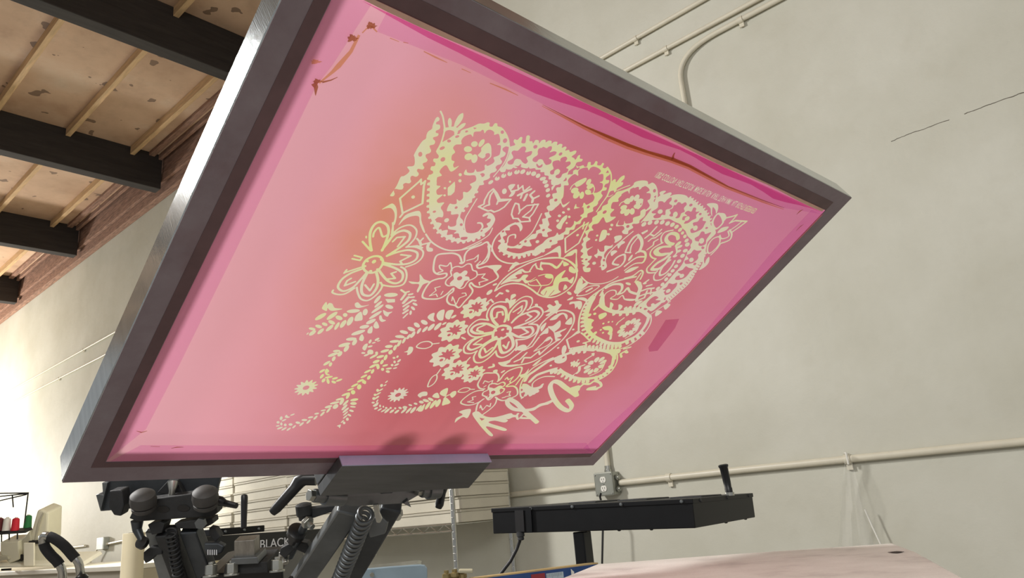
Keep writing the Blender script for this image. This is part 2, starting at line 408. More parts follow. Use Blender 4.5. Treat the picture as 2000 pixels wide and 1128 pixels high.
# ---- stencil: the drawing is painted on a fine grid and traced into outlines
PATTERN = r'''T 740 210 7.52
f 865,135 890,160 885,190 845,215 840,240 895,255 895,310 835,345 840,370 875,380 865,415 795,440 800,465 825,490 815,535 745,560 750,590 768,630 750,665 690,690 690,730 715,765 700,795 645,820 650,850 668,880 645,908 570,900 560,930 585,965 575,1000 540,1015 490,1000 465,1020 465,1060 475,1085 445,1112 395,1105 355,1128 362,1163 345,1198 300,1203 240,1193 220,1228 232,1268 215,1298 165,1296 215,1218 265,1138 330,1010 365,1005 450,930 415,870 515,850 520,720 512,708 640,490 690,455 700,400 725,350 780,310 790,260 815,200 840,150
-e 608 685 30 36 10
s 24 905,55 935,120 955,220 965,320 945,420 905,540 850,640
v 1040,150 1045,310 62
v 1235,80 1105,300 84
v 1275,228 1120,350 60
f 955,300 1010,290 1110,280 1160,310 1150,385 1110,400 1105,355 1050,330 990,340 955,370
f 850,640 905,540 930,510 1030,455 1110,400 1190,380 1260,330 1350,290 1504,235 1504,340 1400,360 1380,430 1350,395 1250,430 1210,490 1215,535 1130,545 1090,590 1120,655 1075,700 1070,770 1110,790 1090,840 1105,880 1180,850 1060,940 985,845 890,940 925,995 850,1030 845,1128 770,1128 765,1045 725,1030 740,985 785,985 795,935 760,915 770,865 820,855 830,810 800,790 805,750 865,745 880,710 845,660
-e 930 595 42 22 -25
-e 1030 490 30 22 0
-e 1150 425 32 18 -20
-e 1290 350 26 16 -25
-e 940 760 38 30 -35
e 1195 985 24 24 0
e 1190 1075 24 24 0
T 900 210 7.52
f 0,345 110,300 180,275 270,235 340,235 400,215 425,225 420,270 460,280 500,230 535,235 540,270 600,290 660,360 700,440 718,540 705,575 660,570 612,605 625,640 660,665 640,710 580,745 605,790 590,825 530,850 510,880 530,915 500,945 440,965 425,995 430,1025 390,1055 330,1080 340,1128 130,1128 220,1075 215,1000 100,995 45,975 80,905 95,950 190,950 215,900 235,940 350,910 350,850 370,835 385,855 480,810 495,780 480,735 565,695 585,620 585,555 530,545 575,510 570,420 550,385 490,400 490,360 430,325 380,340 350,380 330,330 190,360 180,430 150,390 60,420 0,470
-e 610 360 25 26 20
-e 650 485 30 36 30
-e 85 350 24 15 -20
-p 180,290 240,298 200,320
-e 315 990 38 28 -15
s 16 716,560 700,660 660,770 590,880 480,1015
e 105 610 60 45 0
e 200 535 50 42 -15
e 305 520 32 66 35
f 300,600 370,530 410,520 445,570 440,700 415,670 365,680 360,720 320,745 260,715 250,700 300,640
e 115 720 62 50 -20
e 200 750 45 66 15
s 18 440,650 435,720 365,780
f 720,580 800,545 775,500 790,465 830,475 880,430 905,440 890,515 945,520 965,420 990,405 1015,420 1010,490 1050,495 1060,525 1100,475 1145,485 1150,525 1190,480 1240,475 1245,510 1290,485 1330,490 1330,530 1375,500 1415,510 1410,555 1460,530 1490,545 1470,600 1560,650 1600,800 1560,1000 1440,1128 1330,1128 1335,1060 1290,1050 1290,1005 1230,990 1240,950 1170,945 1170,915 1100,910 1090,890 1010,895 1000,870 980,890 900,880 880,870 800,890 770,880 750,900 690,910 670,900 650,940 590,945 575,920 640,840 680,760 715,660
-f 745,660 775,630 835,632 900,575 945,575 960,610 945,655 1045,640 1035,690 965,735 985,790 950,825 905,800 870,760 800,770 760,830 700,830 685,800 770,735
e 825 800 44 50 30
-f 790,850 840,858 885,825 870,880 820,872
-f 1130,640 1150,600 1210,595 1230,635 1290,575 1335,570 1335,610 1300,660 1370,640 1405,655 1390,690 1290,745 1330,770 1325,815 1250,840 1225,790 1190,760 1100,800 1055,780 1060,745 1130,690
e 1170 800 46 44 0
-f 1115,820 1150,855 1200,830 1190,870 1140,885 1110,850
-e 1095 575 32 26 -30
-e 1465 680 28 20 -30
e 440 1095 42 24 -35
e 535 1040 38 30 -30
e 630 1000 40 30 -35
e 720 970 38 32 -40
e 825 945 44 30 -25
e 910 940 44 28 -40
e 995 960 40 28 -35
e 1070 970 40 32 -35
e 1135 1000 38 28 -40
e 1195 1045 38 25 -25
e 1235 1090 38 25 -25
-e 540 1020 12 8 -40
-e 640 980 12 8 -40
-e 725 948 14 8 -50
-e 830 925 14 8 -50
-e 1000 940 14 8 -50
T 1060 260 7.52
f 0,100 40,100 45,140 100,110 130,115 130,155 180,125 215,130 210,175 255,155 290,165 280,215 330,195 350,210 330,255 385,245 400,275 470,255 495,260 480,300 425,345 460,365 480,390 520,330 550,320 545,370 585,380 575,410 500,430 470,490 380,560 280,660 190,760 135,840 130,790 160,760 120,720 130,670 85,650 95,615 30,610 20,570 0,570
-f 0,200 60,220 100,195 130,200 130,240 100,280 170,265 205,280 185,310 90,370 125,400 120,440 50,465 20,430 0,400
-f 145,470 150,420 240,398 255,420 265,370 340,345 360,375 335,420 400,415 410,450 345,510 375,525 360,570 290,600 270,640 240,660 195,650 190,625 240,590 255,550 225,525 180,545 160,600 115,600 110,560 160,520
e 210 570 44 38 -40
-e 262 305 30 20 -35
e 15 665 35 24 -30
e 40 715 36 24 -30
e 55 770 36 26 -30
e 75 835 36 26 -35
e 80 915 36 24 -35
f 490,470 520,490 600,470 610,490 645,490 670,425 705,425 705,465 745,460 780,410 805,420 800,465 850,470 880,435 900,445 880,500 915,515 950,495 975,530 990,570 985,595 980,610 930,650 930,685 975,690 965,730 920,750 905,790 940,800 930,835 870,850 860,885 880,915 860,945 810,960 795,990 815,1020 800,1045 740,1050 720,1080 740,1128 610,1128 600,1090 490,1105 460,1110 490,1035 500,1080 580,1080 605,1020 640,1050 735,1000 760,940 735,880 800,870 870,820 880,740 835,720 880,700 885,600 820,605 855,560 840,530 750,490 700,510 675,545 655,505 545,530 520,560 520,625 470,600 370,690 380,760 310,770 290,820 275,890 295,910 275,950 275,1000 300,1050 400,1000 300,1090 255,1020 195,1060 180,1100 120,1140 60,1105 70,1070 115,1050 95,1000 110,970 150,955 140,910 160,885 210,870 195,820 210,795 265,790 270,720 350,690 345,620 390,605 440,600 450,550 500,520
s 18 950,500 1000,590 1005,700 985,800 940,930 870,1030 790,1150
-e 520 520 30 14 -35
-p 955,540 975,580 925,585
-p 930,650 985,622 982,680
-e 190 980 30 22 -35
-e 670 1080 32 22 -40
f 470,740 560,680 640,655 640,690 580,750 530,780 490,785
e 675 715 30 52 35
e 695 780 55 36 -30
e 665 865 46 40 10
e 575 910 32 55 15
e 495 905 40 62 40
e 470 840 58 40 -25
s 14 470,740 425,780 405,825
s 14 740,760 760,820 735,880 690,895
f 985,800 1030,690 1070,675 1075,720 1150,640 1200,620 1200,660 1150,720 1180,720 1170,760 1090,810 1080,850 1050,870 1040,840 1000,845
s 14 1095,840 1180,800 1280,765
f 985,810 1010,830 1050,860 1040,890 990,930 940,940 880,1010 960,880
-f 1000,850 1045,850 1045,880 965,925 970,890
f 1504,705 1440,700 1370,730 1290,790 1170,840 1090,860 1060,900 1055,950 960,992 955,1032 880,1072 1030,1012 1110,1000 1110,940 1250,850 1270,890 1290,820 1410,790 1415,830 1440,800 1504,770
-p 1210,800 1265,775 1250,810
-p 1330,760 1380,740 1365,770
T 1060 380 7.52
f 1060,0 960,90 955,130 880,170 860,220 800,260 800,290 730,340 725,390 670,450 680,500 620,545 640,600 590,650 600,690 570,730 590,770 555,830 595,860 555,920 600,940 565,970 600,1000 570,1010 620,1040 590,1060 610,1128 690,1128 700,1075 640,1070 690,1010 660,985 700,950 720,900 670,895 655,830 740,760 650,790 640,700 700,650 660,620 690,540 745,520 720,480 740,440 810,420 890,330 935,410 1075,325 1000,320 995,280 1050,215 1005,200 1030,110 1110,100 1110,60 1160,0
-e 910 255 34 20 -35
-e 640 950 20 12 -20
f 1190,100 1250,50 1280,70 1275,130 1220,135
e 1305 60 30 50 25
e 1380 45 34 55 35
e 1420 100 60 36 -35
e 1390 170 55 36 -10
e 1315 245 36 48 10
e 1240 260 34 58 35
e 1185 240 32 55 50
e 1190 185 52 32 -20
s 14 1200,95 1150,120 1125,160
s 14 1470,70 1450,160 1400,210
e 305 260 22 18 0
e 380 212 22 20 0
e 245 310 24 20 0
e 390 325 20 18 0
e 220 382 22 20 0
e 352 415 16 14 0
f 200,455 240,410 290,340 355,300 355,345 290,440 265,505 210,475
f 615,120 600,205 605,230 600,270 550,310 575,330 500,400 465,385 455,430 410,480 340,485 330,530 230,590 215,555 185,600 70,650 0,710 -120,800 -120,900 0,830 30,790 100,785 130,740 200,720 230,650 290,650 310,590 380,580 400,520 460,510 490,440 550,425 570,380 610,340 650,330 660,280 740,240 740,190 800,150 810,110 870,30 800,60 700,120 640,150
-e 670 180 26 18 -40
-e 115 680 22 18 -20
l 22 610,405 600,440 330,640 335,850 530,710 610,540 670,410 600,460 590,500
e 512 593 22 16 -30
f 0,905 130,820 250,750 265,780 260,920 240,920 220,850 150,850
s 22 0,940 120,930 280,930 400,980 490,1060 510,1128
f 300,930 380,850 500,800 500,900 510,1060 485,1030 480,850 430,890 340,910
s 28 0,1010 120,1020 210,1075 290,975
f 305,980 385,1020 310,1050
f 420,1050 480,1128 390,1128
e 1015 445 22 20 0
e 995 505 22 18 0
e 965 580 22 18 0
e 800 600 18 14 -30
e 785 665 18 14 -30
f 830,690 840,610 880,520 940,525 920,640
f 1200,380 1185,440 1100,440 1130,360 1075,460 1180,460 1200,500 1165,540 1180,570 1250,575 1260,530 1330,480 1310,440 1400,410 1420,380 1504,300 1504,210 1440,240 1430,300 1330,340 1320,400 1215,420
-e 1250 465 26 20 -30
f 1050,620 1160,600 1160,640 1080,700 1040,710 1020,770 960,800 900,890 920,960 940,1060 870,1110 850,1060 770,1080 850,1040 850,980 870,910 810,900 800,930 755,890 800,860 810,790 840,830 900,830 910,750 1000,750 1060,680
s 18 1325,540 1180,660 1020,800 940,900 910,1000
f 1100,720 1190,680 1210,700 1150,740 1110,790
f 1000,840 1060,815 1095,830 1050,870 1010,900
s 26 1110,1030 1030,1010 1080,930 1150,890 1200,880 1205,960 1150,1040 1050,1090 950,1128
s 18 1215,850 1260,740 1330,640 1400,580
e 755 1005 28 22 -20
-e 900 960 16 20 0
-e 890 1040 14 12 0
T 1240 330 6.2667
f -10,170 70,140 155,150 165,185 215,165 255,195 280,270 275,350 250,360 230,390 250,430 215,470 165,500 110,540 110,580 60,620 50,660 -10,665 -10,615 80,560 70,510 95,520 180,450 155,385 185,365 190,300 140,290 180,260 165,230 110,205 60,250 45,215 -10,230
s 14 270,340 210,480 80,650
-e 240 265 18 22 20
-p 230,340 262,318 255,355
f 275,350 310,320 300,290 350,265 380,270 345,310 440,285 450,300 430,330 470,315 550,308 630,325 655,350 700,355 720,385 760,410 775,440 830,460 840,495 880,520 890,565 920,590 920,640 930,680 950,740 990,780 940,840 890,890 880,930 870,980 850,1040 830,1128 600,1128 650,1080 640,1010 690,980 680,930 720,870 690,860 640,810 620,760 580,720 560,680 480,640 420,610 340,620 240,620 110,640 100,625 160,560 210,480
t 22 26 36 -1 650,355 780,450 880,560 925,660
-f 290,400 340,395 360,410 400,370 445,345 450,375 420,420 460,450 440,480 380,500 370,560 330,560 310,590 240,600 225,580 260,545 215,540 205,525 280,470
e 310 520 32 26 -30
-f 500,440 530,405 560,410 570,425 620,405 635,430 600,480 610,520 570,540 545,590 500,600 490,575 440,580 420,565 440,540 425,500 460,480 480,440
e 495 555 28 36 20
-f 610,540 650,510 690,520 720,470 750,480 745,520 790,520 750,560 750,600 700,625 650,660 600,665 620,630 580,620 590,580 640,570
e 640 605 34 24 -40
-f 710,660 770,640 800,600 835,590 830,630 870,640 850,680 830,720 770,760 690,780 680,740 720,710
e 740 720 26 34 35
-f 740,850 790,820 830,770 860,780 880,810 930,790 900,840 870,880 840,940 780,950 760,930 770,890 735,880
e 805 880 30 38 30
-e 500 390 22 16 -30
-e 685 440 22 16 -30
-e 800 550 18 14 -30
-e 878 720 18 12 -20
e 110 675 36 22 -40
e 185 655 34 22 -40
e 265 650 34 22 -40
e 335 650 34 22 -40
e 400 665 34 22 -40
e 460 680 34 22 -40
e 510 705 32 20 -40
e 555 740 30 18 -40
f 880,430 950,415 1010,430 1020,480 995,545 985,500 955,465 945,520 945,580 930,540 925,480
c 22 1020,545 970,600 950,670 990,730 1060,680 1080,640 1050,560
f 1040,540 1100,545 1120,600 1080,640 1060,580
l 18 1100,600 1190,580 1250,560 1200,620 1160,660 1230,630 1370,640 1290,700 1190,770
l 14 1310,640 1250,690 1170,745
f 1010,780 1060,720 1150,705 1110,750
s 18 1160,745 1185,790 1165,860 1060,905
s 14 1140,760 1150,820 1060,850 1040,810
c 16 1035,830 960,850 900,930 890,1010 910,1030 1000,960 1040,890
s 14 1050,910 1000,980 930,1050
p 75,780 155,740 160,760 95,800
T 1220 440 7.52
s 18 10,385 60,270 130,170 200,130
s 18 80,400 100,300 150,230 200,170
s 40 205,150 245,210 255,270 235,340 215,380
s 18 10,395 90,400
s 22 215,370 165,410
s 28 215,375 290,390 310,450 280,530 260,545
s 18 260,550 150,560 0,660
s 24 290,460 180,470 0,600
e 85 475 16 56 35
f 0,690 100,620 210,605 130,660 40,695
l 24 300,185 370,130 470,20
l 22 380,130 430,155 500,100 540,60
l 22 350,230 400,190 450,180 540,110
l 20 330,355 420,290 430,240 490,205
s 20 545,260 535,180 590,100 710,70
s 46 785,195 770,140 700,115 630,150 610,210 650,260 710,275
s 20 560,255 440,320 390,370 375,430 410,475 460,490
f 685,300 560,300 470,330 420,390 450,440 560,450 680,400 600,400 530,405 500,370 560,330 685,320
s 20 460,490 380,570 325,640 340,690 460,690
s 40 690,395 600,480 470,560 400,640 490,640 600,560 660,470
s 18 480,670 430,740 440,800 540,790 640,700
s 26 670,510 590,570 520,680 520,730 600,700 690,600 735,520
v 830,235 735,310 44
v 850,290 745,340 40
v 830,360 755,395 40
v 705,460 775,440 36
s 22 755,310 765,400 720,450
s 22 0,775 120,740 240,660 270,690 230,790
s 18 150,830 240,700
s 40 180,830 235,900 210,990 175,1090
s 20 0,970 40,930 70,960 180,1000
s 14 0,1080 150,1085
e 55 855 38 18 15
e 300 850 25 12 -20
l 24 280,850 350,800
l 20 320,890 400,870
l 24 250,960 330,930 430,920
l 24 210,1040 320,1000 440,980
l 24 170,1110 290,1060 330,960
l 18 390,940 380,1010
e 755 600 34 22 -35
e 705 665 34 22 -35
e 660 725 34 22 -35
e 610 790 34 22 -45
e 555 865 34 22 -45
e 490 925 38 20 -40
e 800 525 36 24 -35
e 850 445 38 26 -35
e 890 370 38 24 -25
e 920 280 38 28 -35
e 910 220 36 22 -40
e 885 160 30 22 -50
e 850 110 28 20 -50
e 815 65 36 22 -40
f 1270,0 1340,110 1260,180 1200,270 1190,350 1190,400 1150,440 1120,510 1080,560 1050,610 1040,650 1000,690 960,750 900,830 840,890 770,950 700,1010 620,1080 580,1128 300,1128 400,1040 470,980 550,900 620,830 680,760 740,690 790,640 850,560 890,470 930,390 980,310 990,220 940,140 880,60 850,0
-f 1030,190 1090,150 1130,90 1170,95 1180,125 1270,100 1240,150 1200,210 1190,270 1130,300 1085,290 1090,240 1040,225
e 1130 225 36 44 30
-f 910,440 970,410 1020,355 1060,370 1130,370 1080,430 1080,480 1020,540 960,560 890,560 880,520 940,490
e 980 505 36 30 -40
-f 780,680 850,650 900,600 940,620 1010,640 960,680 940,710 880,770 790,800 740,790 760,750 830,720
e 840 740 38 26 -35
-f 560,940 620,900 650,850 710,860 770,840 760,890 710,950 660,1000 590,1020 550,1000 600,950
e 640 960 38 24 -35
-f 400,1090 470,1040 540,1050 500,1110
-e 1030 565 24 18 -30
-e 830 855 24 18 -30
-e 590 1075 24 18 -30
-e 1145 325 20 18 -30
t 26 26 44 -1 1180,380 1040,640 900,830 620,1080
s 18 1010,745 930,860 800,980 640,1120
f 1185,420 1150,480 1140,560 1090,655 1190,600 1240,530 1240,460 1200,500 1175,560 1165,500
T 740 340 7.52
l 28 620,75 590,110 310,355 350,580 310,630
l 30 350,570 640,430 660,180 680,100
l 26 620,80 620,150 680,100
e 503 335 28 24 -20
f 40,520 130,460 200,430 250,480 265,600 235,735 215,760 210,890 180,905 195,760 230,650 225,560 180,500 110,500
f 285,755 380,610 480,560 590,540 615,570 625,680 680,860 665,860 600,720 585,620 470,620 370,670
s 22 690,880 760,980 870,1060 990,1110 1110,1120 1300,1090 1504,1000
e 970 205 20 18 0
e 1045 110 16 16 0
e 965 310 20 15 0
p 1010,315 1010,200 1115,105 1120,180 1110,260 1060,310
e 995 675 38 28 -30
f 850,0 850,160 905,175 845,240 860,300 940,300 850,385 870,420 960,415 910,490 945,560 935,630 870,630 815,690 920,725 880,800 900,830 1010,820 1000,890 1080,885 1085,950 1170,935 1290,960 1380,920 1380,970 1330,965 1240,990 1140,990 1050,965 970,925 890,865 830,790 785,700 755,620 740,530 740,400 745,280 750,160 770,0
t 44 30 82 -1 745,20 745,160 740,280 735,400 738,530 755,620 790,710 830,785 890,860 970,920 1050,960 1140,985 1240,985 1330,960
f 1504,20 1470,180 1440,240 1380,340 1360,400 1290,460 1220,545 1195,630 1235,680 1250,830 1290,860 1400,865 1504,825 1504,900 1380,930 1310,910 1190,925 1170,870 1100,870 1140,830 1020,800 1020,750 1050,770 1130,750 1140,680 1170,590 1060,590 1060,545 1000,540 1045,430 1080,440 1140,430 1145,365 1180,390 1235,350 1240,260 1300,265 1365,190 1340,150 1430,90 1420,0
t 40 26 84 1 1450,220 1370,350 1290,460 1215,560
s 16 1440,360 1330,540 1270,650 1255,760 1270,840
-e 815 550 26 16 -15
-e 1135 490 24 18 -30
-e 1210 740 22 20 0
l 26 560,945 600,990 650,940
l 36 600,990 620,1040
l 24 400,1070 560,1050 640,1080
l 24 640,1030 750,1005
f 700,1040 760,1000 740,1070 790,1090 790,1128 710,1128
T 900 340 7.52
l 24 260,475 340,440 350,380 410,270 475,215 530,280 575,370 735,370 640,480 560,530 490,555 440,530 400,540 330,510 260,475
l 24 420,450 415,400 435,310 485,240
l 24 490,240 550,380 530,440 545,400 690,380
s 24 340,480 380,460 420,450
l 22 800,425 850,440 865,540 970,460 1140,440 1060,580 1005,640 1020,690 880,700 840,650 770,650 745,590 760,520 800,425
l 22 850,580 870,540
l 22 1080,440 1030,530 910,625 1005,640
e 640 250 34 42 20
f 695,180 730,150 800,150 770,200 740,240 800,250 760,320 705,330 740,270 710,220
l 24 740,250 840,230 910,170
l 22 840,160 845,210
l 22 910,180 920,240
l 34 840,310 940,260 1030,220
l 24 940,240 1010,185
l 26 880,350 900,290
l 36 930,380 970,300
l 30 1020,300 1080,250
l 28 1020,310 1060,360 1145,320
l 34 1060,360 1050,410
f 0,985 90,960 180,960 280,915 370,855 440,790 490,710 505,660 480,600 430,565 380,565 320,605 325,625 400,600 385,645 440,660 430,695 380,730 400,770 330,800 260,840 170,865 90,855 60,820 0,850
t 42 28 76 1 0,985 90,955 200,940 290,895 380,835
s 16 465,790 420,880 330,950 180,1030 0,1110
s 24 250,715 300,720 320,770 280,830
-f 0,930 40,920 100,925 90,950 40,965 0,955
-e 305 830 20 12 -40
s 22 455,1128 470,1020 520,920 600,840 700,760 800,715
f 600,840 700,765 800,715 870,710 905,760 900,810 870,840 860,790 810,740 720,780 720,820 650,830 675,890 620,920 640,970 680,1000 690,1050 770,1060 690,1080 660,1128 570,1128 600,1080 550,1060 590,1010 545,980 590,950 575,880
f 690,1050 770,1060 870,1010 990,930 1050,880 1100,870 1110,830 1170,800 1150,740 1200,730 1195,660 1250,640 1230,570 1290,550 1260,490 1310,460 1300,390 1360,360 1345,290 1410,270 1400,210 1460,190 1504,120 1504,330 1470,380 1455,430 1390,490 1310,520 1300,580 1330,625 1280,650 1300,740 1280,780 1340,825 1270,860 1280,915 1200,910 1190,870 1140,870 1100,940 1010,970 1040,1050 980,1060 920,1050 880,1090 800,1085 700,1080
s 18 1185,580 1120,720 1040,860 930,960 870,1000
s 20 685,1000 700,920 750,890 800,890 800,935
-e 620 840 20 14 -30
-e 660 995 20 14 -30
-e 1215 820 22 16 -30
-e 950 985 22 16 -40
-e 1395 380 26 20 -30
-e 865 1030 24 10 -20
f 1200,1020 1280,940 1400,900 1420,860 1440,890 1504,860 1504,950 1420,980 1420,1010 1330,1050 1320,1080 1240,1085 1210,1128 1170,1128
-e 1320 980 20 16 -30
e 1125 990 28 22 -20
f 1400,770 1440,750 1475,680 1504,690 1455,810
T 780 470 7.52
s 24 890,325 915,330 880,220 800,185 700,185 550,215 505,350 510,450 570,490 690,480 695,510 650,545 560,560 450,610 340,825 480,855 600,840 700,780 795,695 790,740 720,800 700,880 740,930 820,950 870,980 960,890 1070,760 1075,720 1030,650 1050,615 1100,660 1180,680 1300,630 1450,535 1400,440 1370,390 1280,375 1160,400 1140,370 1270,310 1320,200 1295,20 1200,60 1010,140 960,220 950,310 920,330 890,325
s 18 770,440 750,320 700,370 590,360 600,410 640,440 570,465
s 18 770,510 755,440 800,390 860,375 920,385 1000,340 1050,345 1080,430 1130,450 1140,510 1080,560 1030,580 990,620 950,680 890,700 810,655 720,660 680,630 690,580 770,510
f 800,480 850,460 890,480 960,435 1000,450 990,490 960,515 1020,530 1030,570 960,590 930,650 880,695 830,660 740,640 760,600 800,560 790,510
-e 885 550 40 28 -25
l 14 600,670 520,690 540,730 440,810 540,780 560,820
l 14 640,740 610,790
l 14 770,880 780,820 800,860 830,940 880,840 985,800 970,765 920,770
l 16 990,290 1100,260 1160,205 1150,280 1110,310
l 16 1190,300 1130,360
l 16 1140,500 1260,485 1210,540 1300,575 1170,610 1180,650
f 135,595 200,600 290,600 300,490 330,520 360,560 440,590 470,600 350,640 310,700 270,760 255,740 290,640 180,630
f 1280,375 1500,360 1500,380 1420,470 1450,530 1400,440
l 26 25,720 80,760 140,745
l 34 30,860 90,780
l 28 140,790 190,780
l 40 60,910 130,830
l 26 160,830 215,825
l 30 60,960 200,870
l 26 190,870 240,880
e 230 930 40 18 25
l 34 70,1010 130,960
e 200 990 38 20 40
l 34 60,1060 120,1020
e 165 1055 18 34 10
l 22 60,1128 120,1070
T 780 570 6.2667
r 925 195 21.5
l 18 1030,160 1120,90 1150,125
r 660 475 22
r 570 778 23.5
r 692 955 20
l 16 800,870 865,800
r 905 1005 17
e 785 565 34 11 25
f 345,310 370,275 430,255 420,320 435,360 380,345
f 455,290 480,240 550,215 545,290 530,345 480,340
f 560,290 590,230 665,222 640,280 610,335 570,320
e 665 300 38 14 -30
e 305 370 45 26 25
e 215 405 40 24 30
e 145 455 45 22 20
e 55 490 52 20 15
e 20 545 45 18 10
e 550 385 32 11 -30
e 470 420 62 22 -45
e 390 430 58 22 -45
e 315 455 48 17 -45
e 240 475 42 16 -55
e 165 520 48 20 -55
e 112 545 38 15 -55
e 58 590 45 15 -60
e 5 620 40 15 -65
c 14 210,670 260,620 360,605 400,630 390,660 310,690
s 14 400,635 485,625
f 55,735 100,715 120,670 165,675 165,715 130,760 95,770 100,740
c 28 1150,500 1200,430 1290,410 1355,440 1350,500 1280,560 1200,575 1150,560
e 1265 460 22 13 -25
e 1180 470 18 14 0
e 1185 550 18 14 0
e 1250 560 18 14 0
e 1320 510 18 14 0
e 1330 450 18 14 0
s 18 1090,345 1070,300 1090,220 1150,150 1230,120 1310,125
s 30 1200,405 1150,350 1125,270 1150,200 1220,175 1290,200 1310,290 1290,360
l 22 1160,320 1190,310 1200,250 1260,240 1270,280
s 18 1090,345 980,335 890,390 840,460 850,510 900,545 1000,545
s 28 1170,430 1080,390 980,390 900,430 880,470 920,500 1040,505 1140,490
l 22 1050,400 960,440 950,470 1020,490
s 18 970,545 860,600 790,680 800,740 880,750 950,720
s 26 1130,510 960,560 870,620 840,680 870,705 960,680 1140,570
l 20 1010,570 910,640 1000,640
s 18 950,720 910,800 930,855 1000,860 1100,800 1180,720
s 26 1200,570 1090,620 1000,700 980,770 1000,800 1080,770 1160,690 1220,580
l 20 1040,690 1060,740 1140,680
s 18 1180,720 1200,780 1260,800 1350,760 1420,690
s 32 1225,580 1230,680 1260,740 1320,730 1390,660 1380,570 1350,530
l 20 1270,650 1310,690 1340,610
T 960 580 6.2667
s 18 300,520 420,510 530,450 570,380 560,340 480,330
s 26 240,440 330,485 450,480 510,420 490,370 400,370 280,375
l 20 380,380 450,430 350,470
l 20 300,520 310,570 300,650
f 300,640 330,600 400,580 430,600 380,650
s 18 460,330 560,280 630,190 600,130 530,115 440,155
s 26 250,310 320,240 440,190 540,170 580,200 520,270 420,320 280,370
l 20 440,210 490,240 420,290
s 18 140,835 330,690 470,580 560,440 600,340 700,240 820,170 920,165 1000,210 1010,290 960,400 870,520 760,620 640,710 500,790 330,830 220,845 140,835
f 710,280 800,210 880,190 930,220 920,275 880,210 830,230 790,270
f 900,325 980,245 980,330
f 690,360 750,350 840,285 840,360 770,430 920,380 900,400 840,440 860,470 800,500 850,510 790,540 770,470 760,430
f 580,480 690,370 690,440 640,450
f 640,540 720,480 730,500 670,540
f 600,370 670,310 660,350 610,420
s 14 520,660 640,550 700,490 740,520 710,570 620,620 520,660
l 20 370,800 400,740 480,740 580,660 590,700 700,600 790,540
l 18 400,650 500,600 520,570 580,490
l 20 280,790 350,760 430,680
f 80,800 140,790 230,760 240,740 230,790 180,825 330,820 220,850 120,840
f 640,185 700,140 680,110 710,85 760,110 790,90 770,50 810,40 830,80 860,90 810,160 800,200 760,190 690,230 660,225 720,180
e 1000 395 16 10 -20
e 815 620 16 10 -20
f 500,840 550,790 615,750 540,830
e 550 95 20 16 0
T 940 480 7.52
s 18 690,940 750,830 740,765 660,740 560,780 420,910
s 26 400,1090 410,1000 500,880 600,810 660,810 660,880 600,980 460,1110
l 22 470,970 530,930 600,880 590,950 540,990
f 355,780 380,765 420,800 440,720 500,705 510,730 440,790 510,780 420,910 400,840 360,820
l 22 810,860 820,890
s 22 200,660 260,560 400,420 600,300 800,215 1000,175 1180,180 1300,230 1390,330 1400,440 1350,560 1250,660 1100,740 980,755 850,720 740,640 620,570 480,550 330,580 220,650
f 280,570 420,440 500,390 600,335 650,370 740,375 640,395 590,370 600,400 530,420 500,440 530,470 410,490 560,480 620,425 690,430 650,490 700,510 810,450 720,520 650,550 600,500 560,525 440,520 350,545
l 22 710,370 760,290 800,260
l 20 800,280 820,330 900,350 870,310 880,240
l 26 880,250 1000,260 1110,320 1190,230
f 1205,230 1290,270 1220,295
f 1300,300 1380,350 1380,400 1290,370
f 1060,530 1100,450 1240,355 1180,470 1260,460 1290,500 1360,450 1330,550 1260,520 1150,540 1140,650 1170,670 1060,720 960,740 870,690 950,610 1050,580
-l 10 930,720 960,660
-l 10 1000,730 1070,650
f 1205,650 1230,565 1265,610
e 990 450 60 28 10
s 14 840,440 950,415 1040,430 1050,490 1000,560 900,580 700,570 690,550
l 14 810,490 880,590 830,690
l 14 720,530 810,490
e 200 565 36 14 -20
e 120 680 54 24 -40
l 26 220,740 270,690 310,700
e 385 660 30 18 20
s 18 400,370 500,290 640,240 760,200 900,150
s 20 150,0 180,100 260,200 380,250 490,255
f 490,240 520,235 560,260 480,300 410,340
s 46 270,20 340,80 450,120 560,130 700,90 830,70 930,30 1000,0
t 40 24 72 1 270,30 340,95 450,140 560,150 700,110 830,85 930,45
s 22 100,0 110,80 70,180 0,260
f 110,-20 140,-20 120,60
l 20 410,360 480,310
T 1090 540 6.836
s 22 1040,0 850,40 700,90 580,170 450,260 370,350 310,470 280,580 275,720
f 270,720 300,740 190,790 120,840 180,790
l 18 275,725 230,770 115,840 150,960 380,915 370,890 335,885 430,860 350,780 310,750
e 268 862 24 14 -20
s 24 545,190 500,250 470,310
s 40 470,300 430,370 400,450 375,540 375,640 405,720 470,790 560,840 660,880 760,890 850,880 940,840 1040,790 1130,700 1190,600 1210,530
t 38 22 50 1 480,260 410,380 370,470 345,560 345,660 380,750 450,820 540,870 650,910 760,925 850,910
t 44 12 90 -1 400,470 410,560 410,640 450,720 520,790
t 36 22 80 1 880,880 1040,820 1150,720
f 380,560 480,580 450,620 440,700 390,700
s 44 560,370 640,430 760,470 880,470 1000,460 1100,450 1170,490 1215,530
f 540,340 610,370 680,420 700,340 740,370 720,430 800,440 810,370 860,390 830,440 700,470
t 40 20 54 -1 880,445 960,430 1040,435 1120,440 1180,480
t 36 12 90 1 700,490 800,495 900,500 1000,480 1100,470
s 20 560,250 600,180
f 600,200 620,300 610,380 550,360
s 14 1240,520 1240,600 1180,720 1060,840 900,940 780,970 680,980
d 950 682 19 10
s 14 1080,650 1040,730 900,820
f 590,680 620,665 700,660 730,700 700,780 660,760 680,720 620,710
s 26 710,760 700,830
e 605 625 16 11 -30
e 675 605 16 11 -30
e 725 600 12 9 -30
e 570 710 16 10 -30
e 600 748 16 11 -30
l 16 880,550 800,610 780,640
e 490 495 22 15 -20
